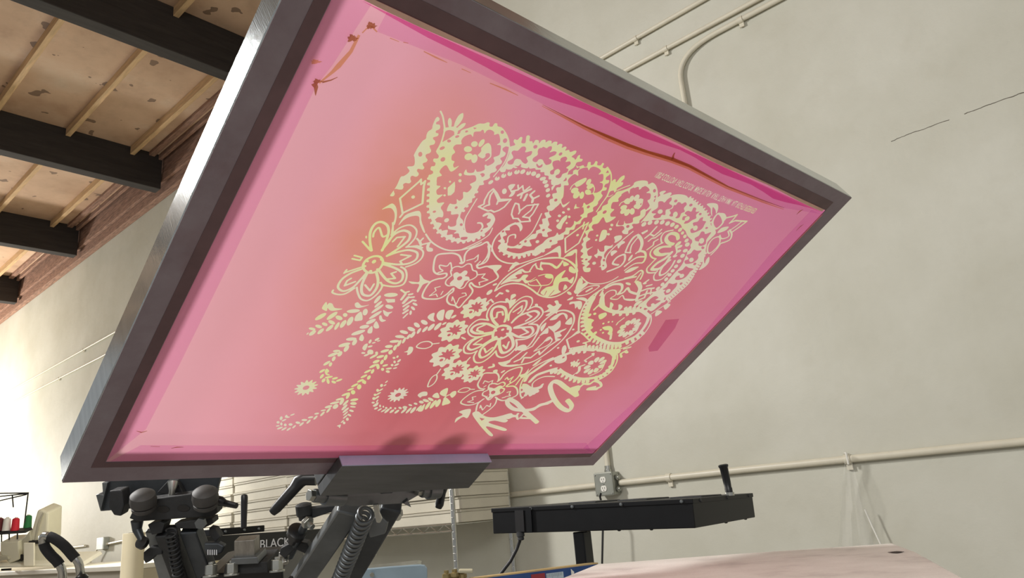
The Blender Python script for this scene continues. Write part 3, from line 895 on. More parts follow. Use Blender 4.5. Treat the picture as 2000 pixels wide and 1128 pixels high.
f 540,515 640,480 650,510 560,570
l 24 480,440 530,390
s 14 620,380 610,280 640,220 720,180 770,190 770,240 700,290 790,300 860,250 890,300 1020,310 1060,250 1100,150 1100,80 1040,70
s 30 640,150 750,100 850,110 850,170 800,230
s 24 800,235 870,210 930,150 960,200 1040,230
s 34 1050,75 1090,150 1060,230
e 935 95 36 16 20
f 250,210 230,180 290,20 320,30 330,80 300,140
f 210,200 270,140 390,70 400,90 330,160 240,230
c 14 250,250 370,150 470,120 550,125 470,190 370,240
l 26 380,195 450,155
f 240,290 330,275 385,300 380,335 340,320
f 150,370 160,340 220,330 310,330 320,380 295,435 270,430 255,400 230,425 215,360
e 150 220 34 20 30
f 115,315 200,265 190,300
s 14 310,0 400,80 560,95 700,60 800,0
f 1010,390 1060,330 1130,320 1100,350 1040,390
f 1070,390 1180,300 1330,180 1390,190 1425,240 1405,320 1330,400 1240,460 1180,420
-f 1200,330 1270,270 1310,260 1340,280 1300,310 1370,320 1330,350 1290,370 1230,400 1200,400 1180,370
e 1265 375 26 20 -20
s 12 1240,500 1330,440 1500,330
f 1300,480 1330,450 1390,465 1300,530
f 1410,390 1460,360 1500,370 1430,440
e 205 705 16 10 -20
T 590 430 6.2667
c 28 880,440 960,450 990,510 950,590 870,640 790,630 745,570 780,490
e 880 505 30 20 -35
e 800 500 18 14 0
e 770 560 18 14 0
e 840 620 20 14 0
e 925 600 20 14 0
e 970 480 18 14 0
s 30 850,370 830,250 840,130 900,40 970,20 1040,60 1060,130 1040,220 980,370
s 24 870,200 880,150 940,90 990,200 1040,180
l 24 740,260 840,370
e 785 205 12 18 0
l 22 640,430 735,455 710,490 615,470
l 22 515,645 545,605 520,640 720,575
s 20 1090,180 1200,90 1330,60 1400,120 1390,200 1330,280 1280,325
s 30 980,360 1050,270 1130,170 1250,125 1320,160 1310,230 1240,300 1040,435
l 22 1110,260 1160,210 1260,200 1170,320
s 20 1280,325 1400,330 1480,380 1470,450 1400,520 1270,570
s 26 1040,435 1200,380 1320,365 1410,400 1400,470 1310,525 1170,540 1010,520
l 22 1210,420 1330,435 1200,500 1220,530
s 22 1210,570 1260,600 1280,680 1240,780 1120,810 980,790
s 28 1010,540 1150,590 1230,650 1220,730 1150,770 1050,740 940,610
l 22 1150,630 1090,650 1140,710 1030,720
s 22 960,760 980,800 920,900 800,980 720,960 680,880 670,820
s 30 910,640 930,740 910,830 830,920 740,900 730,800 790,660
l 22 770,790 830,860 880,780
s 22 640,830 520,900 430,905 370,880 380,855
s 26 720,600 590,650 480,730 440,820 500,865 620,820 720,720 790,640
l 22 600,710 550,740 520,800 650,750
s 20 1090,180 1110,130 1110,30
T 580 570 6.2667
f 305,200 360,120 365,230 330,220
f 370,180 390,135 430,140 460,190 560,205 480,225 410,225
e 290 300 80 24 -30
e 430 290 80 24 -35
f 710,140 745,125 790,165 890,155 800,185 745,195 715,180
e 690 232 82 22 -5
e 835 245 30 42 20
f 705,350 720,290 785,240 800,340 770,350
e 590 280 28 24 0
e 515 315 45 26 20
e 650 355 62 30 -58
e 565 390 58 25 -52
e 490 415 55 19 -58
e 400 440 58 20 -40
e 290 480 50 20 -40
e 190 500 50 22 -35
e 425 370 45 22 25
e 340 393 36 20 20
e 265 420 42 20 15
e 185 450 42 16 10
e 130 508 20 7 -45
e 985 90 62 20 -50
e 995 150 60 16 -40
e 985 205 92 17 -35
e 960 280 92 18 -32
e 905 360 65 22 -25
e 825 425 60 22 -10
e 750 495 90 22 -18
e 665 575 65 20 -5
e 580 645 75 21 -15
e 485 720 45 14 -5
e 440 765 65 18 -20
e 365 870 50 16 -30
e 308 965 40 14 -30
e 1150 35 85 25 -3
p 1080,85 1200,85 1200,125 1110,130
e 1130 180 50 24 15
f 1055,220 1110,245 1170,240 1130,270 1110,300 1070,280
f 1010,290 1030,285 1050,330 1090,345 1040,365 1010,340
f 970,355 1005,435 960,445 935,420
f 920,415 915,500 865,500 870,460
f 795,515 820,560 800,600 760,580
e 705 615 42 24 -55
e 605 690 48 24 -55
e 525 755 38 24 -50
e 450 815 34 19 -60
e 410 885 28 18 -60
f 340,970 365,935 395,970 370,990 405,1015 360,1015
e 305 1030 34 16 -50
e 390 1040 50 13 -10
e 325 1080 30 18 -50
e 380 1090 34 18 75
e 465 1055 38 13 -15
e 450 1100 30 16 20
e 515 1078 42 12 -20
e 1465 400 38 24 30
e 1400 450 50 20 20
e 1310 490 50 20 10
e 1255 545 55 18 3
e 1195 603 62 17 -5
e 1125 665 48 19 -5
e 1075 720 55 17 -15
e 1020 790 48 16 -15
e 970 850 45 18 -20
e 930 905 50 15 -25
e 865 970 48 13 -25
e 820 1030 45 13 -25
e 775 1085 45 13 -25
e 1420 520 45 19 -55
e 1370 545 36 13 -55
e 1310 595 38 14 -60
e 1250 630 42 17 -60
e 1200 680 38 19 -65
e 1145 735 32 23 -50
e 1085 800 38 19 -65
e 1040 855 32 18 -60
f 970,880 1000,880 1010,930 985,945
e 925 970 32 17 -60
e 880 1045 30 19 -55
e 825 1100 28 18 60
e 895 605 28 15 -60
e 940 620 24 8 -15
e 980 578 32 13 -30
e 1000 597 22 7 -15
f 830,640 865,630 855,680 830,715 800,690
e 895 665 32 11 -15
e 812 745 26 11 0
e 850 770 35 11 -20
f 860,740 880,705 930,715 930,755 880,760
e 940 785 58 13 -28
e 975 745 18 18 0
e 1230 790 18 12 -50
e 1188 805 18 13 0
e 1250 840 28 12 -40
e 1195 855 15 17 0
e 1220 888 34 11 -25
e 1165 893 17 15 0
e 1200 930 28 8 -15
e 1125 935 38 11 -8
e 1080 897 36 12 -15
e 1048 945 19 19 0
e 1112 972 26 16 10
T 530 700 6.2667
g 425 355 17
e 1020 325 48 13 -25
e 970 375 45 11 -20
e 910 435 55 13 -20
e 835 495 50 13 -15
e 775 540 60 14 -12
e 700 587 48 15 -15
e 635 632 34 9 -10
e 555 672 30 11 -10
e 480 717 34 11 -10
e 405 750 36 13 0
e 325 783 30 15 10
e 235 805 25 15 0
e 170 810 17 17 0
e 1135 285 26 20 0
e 1075 345 26 32 20
e 1000 410 27 27 0
e 938 455 42 17 -60
e 862 525 45 20 -60
e 785 585 38 25 -35
e 700 630 40 13 -50
e 625 675 38 13 -45
e 540 720 34 12 -45
e 455 770 34 12 -45
e 370 800 36 12 -40
e 278 832 28 10 -40
e 212 862 32 10 -35
e 155 858 38 10 -30
e 105 848 38 11 -20
e 78 822 24 8 -10
e 82 778 19 16 0
e 120 728 17 24 20
e 122 798 14 20 0
e 155 752 32 9 -25
f 165,715 185,685 205,705 230,712 200,725
e 258 685 30 8 -20
e 1015 503 50 16 -10
e 1005 548 40 18 0
e 998 588 36 10 5
e 980 637 30 13 15
e 955 690 26 12 30
e 930 740 18 19 0
e 890 785 16 17 0
f 800,825 850,805 835,850 820,830
e 910 540 48 14 -45
e 895 595 50 15 -45
e 910 630 50 13 -40
e 908 670 40 9 -40
e 905 710 36 9 -40
e 870 768 26 7 -40
T 720 710 6.2667
g 360 380 15
e 218 220 22 7 -40
e 200 262 20 7 -30
e 158 265 17 20 40
e 150 318 32 8 -30
e 110 325 17 19 0
e 120 365 36 9 -30
e 78 380 17 15 0
e 105 410 30 11 -35
e 65 425 21 17 0
e 105 455 24 8 -60
e 55 475 20 11 0
f 50,515 120,470 110,505 70,525
e 90 545 26 11 -25
e 135 560 30 9 -30
e 140 515 11 17 0
e 180 525 10 13 0
e 180 573 36 9 -30
e 215 540 15 13 0
e 270 540 13 13 0
e 225 575 42 13 -40
e 285 580 34 13 -35
e 325 545 13 13 0
e 345 585 36 13 -35
e 385 540 22 13 20
e 430 575 45 13 -40
f 415,530 440,515 475,530 435,555
e 490 570 50 13 -45
e 510 505 24 11 15
e 545 565 52 17 -48
e 575 488 24 13 15
f 600,575 640,530 690,490 660,575 630,585
e 645 468 30 17 10
e 700 450 40 17 15
e 615 540 50 11 -45
e 725 510 60 18 -55
e 790 495 65 20 -52
e 850 480 55 24 -60
e 760 435 38 17 25
f 780,400 800,370 845,355 865,415 810,415
f 870,365 890,330 970,297 940,395 900,390
f 900,510 910,450 940,410 1000,470 980,490 940,500
s 14 920,430 950,395 1000,375
f 995,375 1030,340 1070,335 1070,370 1020,415
f 600,385 650,345 715,345 715,385 650,400 635,415
c 14 725,280 740,220 780,160 830,135 835,180 800,240 750,275
s 14 830,135 880,65
c 12 1095,340 1150,300 1220,295 1240,310 1200,340 1140,350
s 12 1240,312 1295,312
f 1055,720 1070,670 1150,620 1105,590 1250,555 1205,665 1160,650 1090,690
T 880 690 7.52
s 20 690,410 720,390 790,300 880,240 1045,205 1010,320 950,390 820,480 930,480 975,520 980,600 870,660 770,690 700,670 660,640
s 20 700,400 710,340 680,290 600,285 490,295 440,370 400,460 430,510 500,520
s 18 480,540 380,550 260,610 150,720 230,755 320,750 400,720 490,665
s 20 480,670 400,740 375,840
s 18 680,650 660,730 600,800 480,890
c 18 560,480 580,450 650,440 690,450 770,420 800,440 790,470 740,500 790,520 770,560 700,600 640,620 560,680 510,630 470,610 480,570 550,530
f 560,500 600,500 640,510 720,470 760,480 720,540 730,570 680,610 600,640 540,680 520,640 570,590
-e 625 570 35 24 -25
-e 555 625 11 22 30
l 14 480,440 500,400 560,420 620,395 600,450
l 14 490,490 520,470
l 16 800,380 830,350 850,385 920,340 870,410 880,430
l 14 370,630 320,640 330,680 250,710 340,720
l 14 430,800 440,760 470,830 530,760 580,780 590,730
l 14 830,570 880,555 860,600 880,620 810,630
l 16 760,650 800,640
s 18 960,460 1050,340 1100,290
f 1010,320 1090,290 1150,220 1130,280 1050,360
s 18 1504,60 1350,130 1200,220 1100,330 1040,430 1020,520 1040,640 1070,640 1040,660
f 545,215 560,195 615,180 615,150 645,155 650,190 600,210
f 620,260 660,235 690,240 680,280 640,275
e 770 265 38 11 -30
s 46 830,685 840,740 920,810 1020,830 1130,830 1230,805 1330,755 1450,720 1504,685
s 50 860,665 960,720 1060,820 1160,910 1270,1010
s 34 1210,810 1330,755 1430,735
l 26 1180,945 1075,885 1020,945 1170,950
T 880 780 10
f 425,270 470,235 540,230 620,290 700,330 840,345 1000,310 1190,265 1220,290 1280,295 1300,265 1345,265 1320,300 1330,390 1290,385 1270,345 1220,345 1130,380 1080,375 1120,400 1100,430 1050,445 850,410 740,440 1080,565 1100,590 1060,610 690,525 830,690 815,715 760,700 640,580 540,460
-p 560,350 670,375 605,410
T 1000 660 6.2667
s 32 150,880 270,870 330,820 400,800 500,760
s 46 680,760 730,830 700,885 620,860 540,780 480,660 470,580 510,530 570,540 650,600 720,650 790,700
f 700,620 760,590 830,580 830,630 810,650 820,700 790,715 740,670
s 26 830,600 880,560 950,560 1010,525 1080,550 1090,590 1040,610
s 34 1010,600 930,620 1040,620
s 34 1240,190 1130,155 1000,145 870,140 740,170 640,205 560,235 460,275 370,335 270,405 200,455 160,520
t 32 22 46 1 700,165 840,120 950,110 1050,115 1150,130 1260,150
t 32 12 70 -1 720,190 840,160 950,165
f 1180,150 1330,140 1320,175 1280,200 1270,260 1220,220
s 34 1245,230 1230,310 1190,380 1120,440 1040,475 930,495 820,495 720,465 620,415 560,375 480,390 400,415 300,455 220,530
t 36 22 52 1 460,405 560,400 620,440 720,490 820,515 930,515
t 32 22 60 -1 1000,505 1130,455 1220,350
s 14 1290,200 1285,280 1220,400 1120,480 1050,515
f 540,230 660,200 665,270 580,310 520,290
v 650,85 620,210 60
f 130,560 180,560 250,600 330,590 380,560 370,600 290,640 200,690 150,660 125,610
t 36 24 44 1 140,580 150,650 190,680 250,660 320,620
s 14 520,470 400,470 300,510 250,560 250,610
s 24 375,565 330,610
d 1015 335 18 9
s 12 1140,290 1090,390 950,460
e 770 315 50 24 0
t 20 14 30 1 720,315 770,295 820,315
t 20 14 30 -1 720,320 770,335 820,320
e 810 268 14 9 -20
l 16 890,325 820,350
s 28 825,350 820,400 760,450
l 16 910,290 890,270 1000,200
f 970,190 1010,180 1000,220
s 20 1370,130 1450,110
e 1400 170 26 16 0
l 22 1330,190 1400,150
l 22 1340,230 1330,200
e 475 335 16 11 -20
-e 630 235 18 9 -30
-e 1020 165 18 14 -30
-e 570 370 18 12 -30
-e 775 450 18 12 -30
T 1240 330 6.2667
-f 710,660 770,640 800,600 835,590 830,630 870,640 850,680 830,720 770,760 690,780 680,740 720,710
e 740 720 26 34 35
-e 878 720 18 12 -20
-e 835 965 18 12 -30
T 900 210 7.52
-f 1130,640 1150,600 1210,595 1230,635 1290,575 1335,570 1335,610 1300,660 1370,640 1405,655 1390,690 1290,745 1330,770 1325,815 1250,840 1225,790 1190,760 1100,800 1055,780 1060,745 1130,690
e 1170 800 46 44 0
-f 1115,820 1150,855 1200,830 1190,870 1140,885 1110,850
'''
H1 = .16           # mm per sample
U0, V0, U1, V1 = 92.0, 52.0, 690.0, 532.0
NX = int((U1 - U0) / H1) // 2 * 2; NY = int((V1 - V0) / H1) // 2 * 2
G = np.zeros((NY, NX), np.uint8)
_RV, _UVv, _FV, _C = map(lambda q: np.array(q), (RV, UV_, FV, CAM))
_EU, _EV, _EN, _BL = map(lambda q: np.array(q), (EU, EV, EN, BL))
def px2mm(P):
    P = np.asarray(P, float)
    r = np.outer((P[:, 0] - 1000) / FPX, _RV) - np.outer((P[:, 1] - 564) / FPX, _UVv) + _FV
    t = ((_BL - _C) @ _EN) / (r @ _EN); q = _C + r * t[:, None] - _BL
    return np.stack([q @ _EU, q @ _EV], 1) * 1000
def cat(P, closed=False, n=7):
    P = np.asarray(P, float); N = len(P)
    if N < 3: return P
    out = []
    for i in range(N if closed else N - 1):
        if closed: a, b, c, d = P[i - 1], P[i], P[(i + 1) % N], P[(i + 2) % N]
        else: a, b, c, d = P[max(i - 1, 0)], P[i], P[i + 1], P[min(i + 2, N - 1)]
        l1 = np.hypot(*(b - a)) ** .5 + 1e-6; l2 = np.hypot(*(c - b)) ** .5 + 1e-6; l3 = np.hypot(*(d - c)) ** .5 + 1e-6
        t0, t1 = 0, l1; t2 = t1 + l2; t3 = t2 + l3
        for k in range(n):
            t = t1 + (t2 - t1) * k / n
            A1 = a * (t1 - t) / (t1 - t0) + b * (t - t0) / (t1 - t0)
            A2 = b * (t2 - t) / (t2 - t1) + c * (t - t1) / (t2 - t1)
            A3 = c * (t3 - t) / (t3 - t2) + d * (t - t2) / (t3 - t2)
            B1 = A1 * (t2 - t) / (t2 - t0) + A2 * (t - t0) / (t2 - t0)
            B2 = A2 * (t3 - t) / (t3 - t1) + A3 * (t - t1) / (t3 - t1)
            out.append(B1 * (t2 - t) / (t2 - t1) + B2 * (t - t1) / (t2 - t1))
    if not closed: out.append(P[-1])
    return np.array(out)
def win(P, pad=0):
    a = np.floor((P.min(0) - pad - (U0, V0)) / H1).astype(int) - 1; b = np.ceil((P.max(0) + pad - (U0, V0)) / H1).astype(int) + 2
    x0, y0 = max(a[0], 0), max(a[1], 0); x1, y1 = min(b[0], NX), min(b[1], NY)
    if x1 <= x0 or y1 <= y0: return None
    return x0, x1, y0, y1, U0 + (np.arange(x0, x1) + .5) * H1, V0 + (np.arange(y0, y1) + .5) * H1
def fill(P, val):
    w = win(P)
    if w is None: return
    x0, x1, y0, y1, xs, ys = w; inside = np.zeros((y1 - y0, x1 - x0), bool)
    Q = np.roll(P, -1, 0)
    for (ax, ay), (bx, by) in zip(P, Q):
        if ay == by: continue
        rows = (ys > min(ay, by)) & (ys <= max(ay, by))
        if not rows.any(): continue
        xi = ax + (ys[rows] - ay) * (bx - ax) / (by - ay)
        inside[rows] ^= xs[None, :] < xi[:, None]
    G[y0:y1, x0:x1][inside] = val
def stroke(P, r, val):
    rr = r if np.ndim(r) else np.full(len(P), r)
    for a, b, ra, rb in zip(P[:-1], P[1:], rr[:-1], rr[1:]):
        w = win(np.array([a, b]), max(ra, rb))
        if w is None: continue
        x0, x1, y0, y1, xs, ys = w; d = b - a; L = d @ d + 1e-9
        t = np.clip(((xs[None, :] - a[0]) * d[0] + (ys[:, None] - a[1]) * d[1]) / L, 0, 1)
        m = (xs[None, :] - a[0] - t * d[0]) ** 2 + (ys[:, None] - a[1] - t * d[1]) ** 2 <= (ra + (rb - ra) * t) ** 2
        G[y0:y1, x0:x1][m] = val
def circ(c, f, n=60):
    th = np.linspace(0, 2 * np.pi, n, endpoint=False)
    return np.array([c + f(t) * np.array([np.cos(t), np.sin(t)]) for t in th])
def mm_per_px(P):
    c = np.mean(P, 0); q = px2mm(np.array([c, c + (1, 0), c + (0, 1)]))
    return math.sqrt(abs((q[1] - q[0])[0] * (q[2] - q[0])[1] - (q[1] - q[0])[1] * (q[2] - q[0])[0]))
def paint():
    ox = oy = 0; sc = 1
    for ln in PATTERN.strip().splitlines():
        a = ln.split()
        if a[0] == 'T': ox, oy, sc = map(float, a[1:4]); continue
        if a[0] == 'E': break
        val = 0 if a[0][0] == '-' else 1; op = a[0].lstrip('-')
        pts = np.array([[float(k) for k in q.split(',')] for q in a[1:] if ',' in q]); num = [float(q) for q in a[1:] if ',' not in q]
        tf = lambda P: px2mm(np.asarray(P, float) / sc + (ox, oy))
        if op == 'e':
            cx, cy, rx, ry, an = num; an = math.radians(an); t = np.linspace(0, 2 * np.pi, 26, endpoint=False)
            fill(tf(np.stack([cx + rx * np.cos(t) * math.cos(an) - ry * np.sin(t) * math.sin(an), cy + rx * np.cos(t) * math.sin(an) + ry * np.sin(t) * math.cos(an)], 1)), val); continue
        if op in 'rgd':
            c = tf([[num[0], num[1]]])[0]; R = num[2] * mm_per_px([np.array(num[:2]) / sc + (ox, oy)])
            if op == 'r':
                fill(circ(c, lambda t: R * (1 + .11 * math.cos(10 * t)), 120), 1)
                fill(circ(c + R * .06, lambda t: R * (.46 + .13 * math.cos(9 * t)), 120), 0)
                k = c + np.array([-.1, -.42]) * R
                fill(circ(k, lambda t: R * .27), 1); fill(circ(k, lambda t: R * .13), 0)
            elif op == 'g':
                fill(circ(c, lambda t: R * (.92 + .17 * math.cos(13 * t)), 160), 1); fill(circ(c, lambda t: R * .3), 0)
            else:
                n = int(num[3])
                for k in range(n):
                    t = 2 * math.pi * k / n; d = np.array([math.cos(t), math.sin(t)]); e = np.array([-d[1], d[0]])
                    fill(cat([c + d * R * .38, c + d * R * .7 + e * R * .23, c + d * R * .95 + e * R * .14, c + d * R, c + d * R * .95 - e * R * .14, c + d * R * .7 - e * R * .23], True), 1)
            continue
        if op == 'v':
            w = num[-1]; p, q = pts[0], pts[1]; d = q - p; e = np.array([-d[1], d[0]]) / np.hypot(*d)
            fill(tf(cat([p, p + d * .18 + e * w * .38, p + d * .45 + e * w * .46, p + d * .8 + e * w * .3, q, p + d * .8 - e * w * .3, p + d * .45 - e * w * .46, p + d * .18 - e * w * .38], True)), val); continue
        m = mm_per_px(pts / sc + (ox, oy)) / sc
        if op == 'f': fill(tf(cat(pts, True)), val)
        elif op == 'p': fill(tf(pts), val)
        elif op == 's': stroke(tf(cat(pts)), num[0] * m * .5, val)
        elif op == 'l': stroke(tf(pts), num[0] * m * .5, val)
        elif op == 'c':
            q = cat(pts, True); stroke(tf(np.vstack([q, q[:1]])), num[0] * m * .5, val)
        elif op == 't':
            w, ln_, sp, side = num[:4]; q = cat(pts, n=12); d = np.hypot(*np.diff(q, axis=0).T); L = np.concatenate([[0], np.cumsum(d)])
            t = sp * .5
            while t < L[-1]:
                i = min(np.searchsorted(L, t), len(q) - 1) - 1; i = max(i, 0)
                dv = (q[i + 1] - q[i]) / (np.hypot(*(q[i + 1] - q[i])) + 1e-9); nv = np.array([dv[1], -dv[0]]) * -side
                p = q[i] + dv * (t - L[i]); stroke(tf([p - nv * 12, p + nv * ln_]), w * m * .5, val); t += sp
paint()
# care line, mirrored as it reads from below the screen
fc = bpy.data.curves.new('care_text', 'FONT'); fc.body = '100% COTTON  FAST COLOR  MADE IN USA  KART TEAH AMK  ALL RIGHTS RESERVED'; fc.size = .0115; fc.offset = .00004
to = bpy.data.objects.new('care_text', fc); scene.collection.objects.link(to)
bpy.context.view_layer.update()
me = bpy.data.meshes.new_from_object(to); bpy.data.objects.remove(to)
xs = [v.co.x for v in me.vertices]; sx = .1995 / (max(xs) - min(xs))
p0 = uv(1277, 347); p1 = uv(1473, 419)
ang = math.atan2(p1[1] - p0[1], p1[0] - p0[0])
for pg in me.polygons:
    P = []
    for i in pg.vertices:
        x = (me.vertices[i].co.x - min(xs)) * sx; y = .0085 - me.vertices[i].co.y
        P.append(((p0[0] + x * math.cos(ang) - y * math.sin(ang)) * 1000, (p0[1] + x * math.sin(ang) + y * math.cos(ang)) * 1000))
    fill(np.array(P), 1)
bpy.data.meshes.remove(me)
Fd = G.reshape(NY // 2, 2, NX // 2, 2).mean((1, 3)).astype(np.float32)
Fp = np.pad(Fd, 1)
Fd = (Fp[1:-1, 1:-1] * 4 + (Fp[:-2, 1:-1] + Fp[2:, 1:-1] + Fp[1:-1, :-2] + Fp[1:-1, 2:]) * 2 + Fp[:-2, :-2] + Fp[2:, 2:] + Fp[:-2, 2:] + Fp[2:, :-2]) / 16
Fd[0] = Fd[-1] = 0; Fd[:, 0] = Fd[:, -1] = 0
HX = H1 * 2
def trace(F):
    """outlines at level .5 filled with cells: whole rows of inside cells merge into one strip"""
    ny, nx = F.shape; m = MB(); V = m.v; Fs = m.f
    X = lambda i: (U0 + (i + .5) * HX) / 1000; Y = lambda j: (V0 + (j + .5) * HX) / 1000
    ins = F >= .5; cnt = ins[:-1, :-1].astype(int) + ins[1:, :-1] + ins[:-1, 1:] + ins[1:, 1:]
    for j in range(ny - 1):
        row = cnt[j]; full = np.concatenate([[0], (row == 4).astype(int), [0]]); d = np.diff(full)
        for a, b in zip(np.nonzero(d == 1)[0], np.nonzero(d == -1)[0]):
            o = len(V); V += [(X(a), Y(j), 0), (X(b), Y(j), 0), (X(b), Y(j + 1), 0), (X(a), Y(j + 1), 0)]; Fs.append((o, o + 1, o + 2, o + 3))
        for i in np.nonzero((row > 0) & (row < 4))[0]:
            q = ((i, j, F[j, i]), (i + 1, j, F[j, i + 1]), (i + 1, j + 1, F[j + 1, i + 1]), (i, j + 1, F[j + 1, i])); P = []
            for k in range(4):
                x, y, f = q[k]; x2, y2, f2 = q[(k + 1) % 4]
                if f >= .5: P.append((X(x), Y(y), 0))
                if (f >= .5) != (f2 >= .5):
                    t = (.5 - f) / (f2 - f); P.append((X(x + (x2 - x) * t), Y(y + (y2 - y) * t), 0))
            o = len(V); V += P; Fs.append(tuple(range(o, o + len(P))))
    return m
def sheet_mat(name, trans, build):
    k = NT(name); c = k.coord(); col = build(k, c)
    k.l(col, k.b.inputs['Base Color']); k.b.inputs['Roughness'].default_value = .5; k.b.inputs['Specular IOR Level'].default_value = .25
    tr = k.n('ShaderNodeBsdfTranslucent'); k.l(col, tr.inputs['Color'])
    mx = k.n('ShaderNodeMixShader', i_0=trans); k.l(k.b.outputs[0], mx.inputs[1]); k.l(tr.outputs[0], mx.inputs[2]); k.l(mx.outputs[0], k.out.inputs['Surface'])
    return k.m
def emulsion_colour(k, c):
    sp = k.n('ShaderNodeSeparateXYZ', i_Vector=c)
    du = k.math('DIVIDE', k.math('SUBTRACT', sp.outputs[0], .36), .36); dv = k.math('DIVIDE', k.math('SUBTRACT', sp.outputs[1], .25), .29)
    r = k.math('SQRT', k.math('ADD', k.math('MULTIPLY', du, du), k.math('MULTIPLY', dv, dv)))
    r = k.math('ADD', r, k.math('MULTIPLY', k.math('SUBTRACT', k.noise(c, 6, 3), .5), .5))
    base = k.ramp(k.math('DIVIDE', r, 1.35), [(.25, s(206, 112, 120)), (.5, s(212, 124, 134)), (.66, s(220, 136, 158)), (.9, s(222, 138, 172))])
    base = k.mix(k.math('MULTIPLY', k.math('SUBTRACT', 1, k.math('DIVIDE', sp.outputs[0], .30), True), 0.9, True), base, s(255, 196, 208))  # paler towards the left: part stain, part lamp light painted into the base
    # tea-coloured wash left by developing along the edge of the drawing
    a = k.math('SUBTRACT', sp.outputs[0], .165); b = k.math('SUBTRACT', sp.outputs[1], .40)
    w = k.math('SQRT', k.math('ADD', k.math('MULTIPLY', a, k.math('MULTIPLY', a, 2.2)), k.math('MULTIPLY', b, k.math('MULTIPLY', b, .45))))
    w = k.math('SUBTRACT', 1, k.math('DIVIDE', w, .13), True)
    base = k.mix(k.math('MULTIPLY', w, k.math('MULTIPLY', k.noise(c, 9, 3), 1.3)), base, s(220, 146, 108))
    return base
def open_colour(k, c):
    f = k.noise(c, 9, 2, .5)
    return k.ramp(f, [(.36, s(232, 226, 208)), (.5, s(230, 228, 200)), (.66, s(228, 234, 166))])
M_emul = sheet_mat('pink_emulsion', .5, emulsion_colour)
M_open = sheet_mat('open_mesh_fabric', .5, open_colour)
def tape_mat(name, tint, amount, col):
    k = NT(name); c = k.coord(); k.l(k.ramp(k.noise(c, 8, 4), [(.3, tuple(v * .9 for v in col[:3]) + (1,)), (.7, col)]), k.b.inputs['Base Color'])
    k.b.inputs['Roughness'].default_value = .35
    tp = k.n('ShaderNodeBsdfTransparent'); tp.inputs[0].default_value = tint
    mx = k.n('ShaderNodeMixShader', i_0=amount); k.l(tp.outputs[0], mx.inputs[1]); k.l(k.b.outputs[0], mx.inputs[2]); k.l(mx.outputs[0], k.out.inputs['Surface'])
    return k.m
M_rust = tape_mat('rust_orange_ink', (.62, .40, .22, 1), .30, s(190, 100, 36))
M_amber = tape_mat('amber_ink_halo', (.92, .74, .42, 1), .15, s(214, 136, 70))
M_magenta = tape_mat('magenta_tape', (1, .92, 1, 1), .06, s(236, 140, 190))
M_hot = tape_mat('hot_pink_edge', (.98, .66, .87, 1), .08, s(222, 62, 130))
M_cream = mat('cream_edge_glue', s(232, 190, 170), .5, var=.1, scale=30)
M_open_part = trace(Fd).build('open_mesh', M_open, screen, fix=False)
tag(M_open_part, 'pale open fabric showing the paisley, flower and vine bandana drawing')
em = trace(1 - Fd)
xa, xb = (U0 + .5 * HX) / 1000, (U0 + (NX // 2 - .5) * HX) / 1000; ya, yb = (V0 + .5 * HX) / 1000, (V0 + (NY // 2 - .5) * HX) / 1000
e0, e1, f0, f1 = .0300, W_ - .0295, .032, H_ - .0300
for x0, x1, y0, y1 in ((e0, xa, f0, f1), (xb, e1, f0, f1), (xa, xb, f0, ya), (xa, xb, yb, f1)):
    em.add([(x0, y0, 0), (x1, y0, 0), (x1, y1, 0), (x0, y1, 0)], [(0, 1, 2, 3)])
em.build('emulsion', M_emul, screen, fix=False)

# ---- tapes, edge glue and ink leaks on the print side
def quv(pts, w=0): return [uv(x, y, w) for x, y in pts]
L1 = quv([(285, 837), (350, 712), (563, 279), (617, 168)])
strip = lambda poly, z, th=.00012: MB().prism([(x, y, z) for x, y in poly], (0, 0, th))
strip([(.0305, .034)] + [(x, y) for x, y in L1] + [(L1[-1][0] + .004, .5), (.058, .554), (.0305, .554)], .0002).build('edge_tape', M_magenta, screen)
B1 = quv([(275, 868), (600, 870), (1145, 864)])
strip([(.034, .0335)] + [(B1[0][0], B1[0][1]), (B1[1][0], B1[1][1]), (B1[2][0], B1[2][1])] + [(.755, .034)], .0005).build('edge_tape', M_magenta, screen)
R1 = quv([(1139, 874), (1331, 700), (1514, 483)])
strip([(.7565, .034)] + R1 + [(R1[-1][0], .548), (.7565, .553)], .0008).build('edge_tape', M_magenta, screen)
T1 = quv([(735, 60), (900, 125), (1062, 203), (1180, 260), (1312, 309), (1440, 369), (1525, 404)])
strip([(x, y) for x, y in T1] + [(.754, .548), (.07, .5545)], .0011).build('edge_tape', M_magenta, screen)
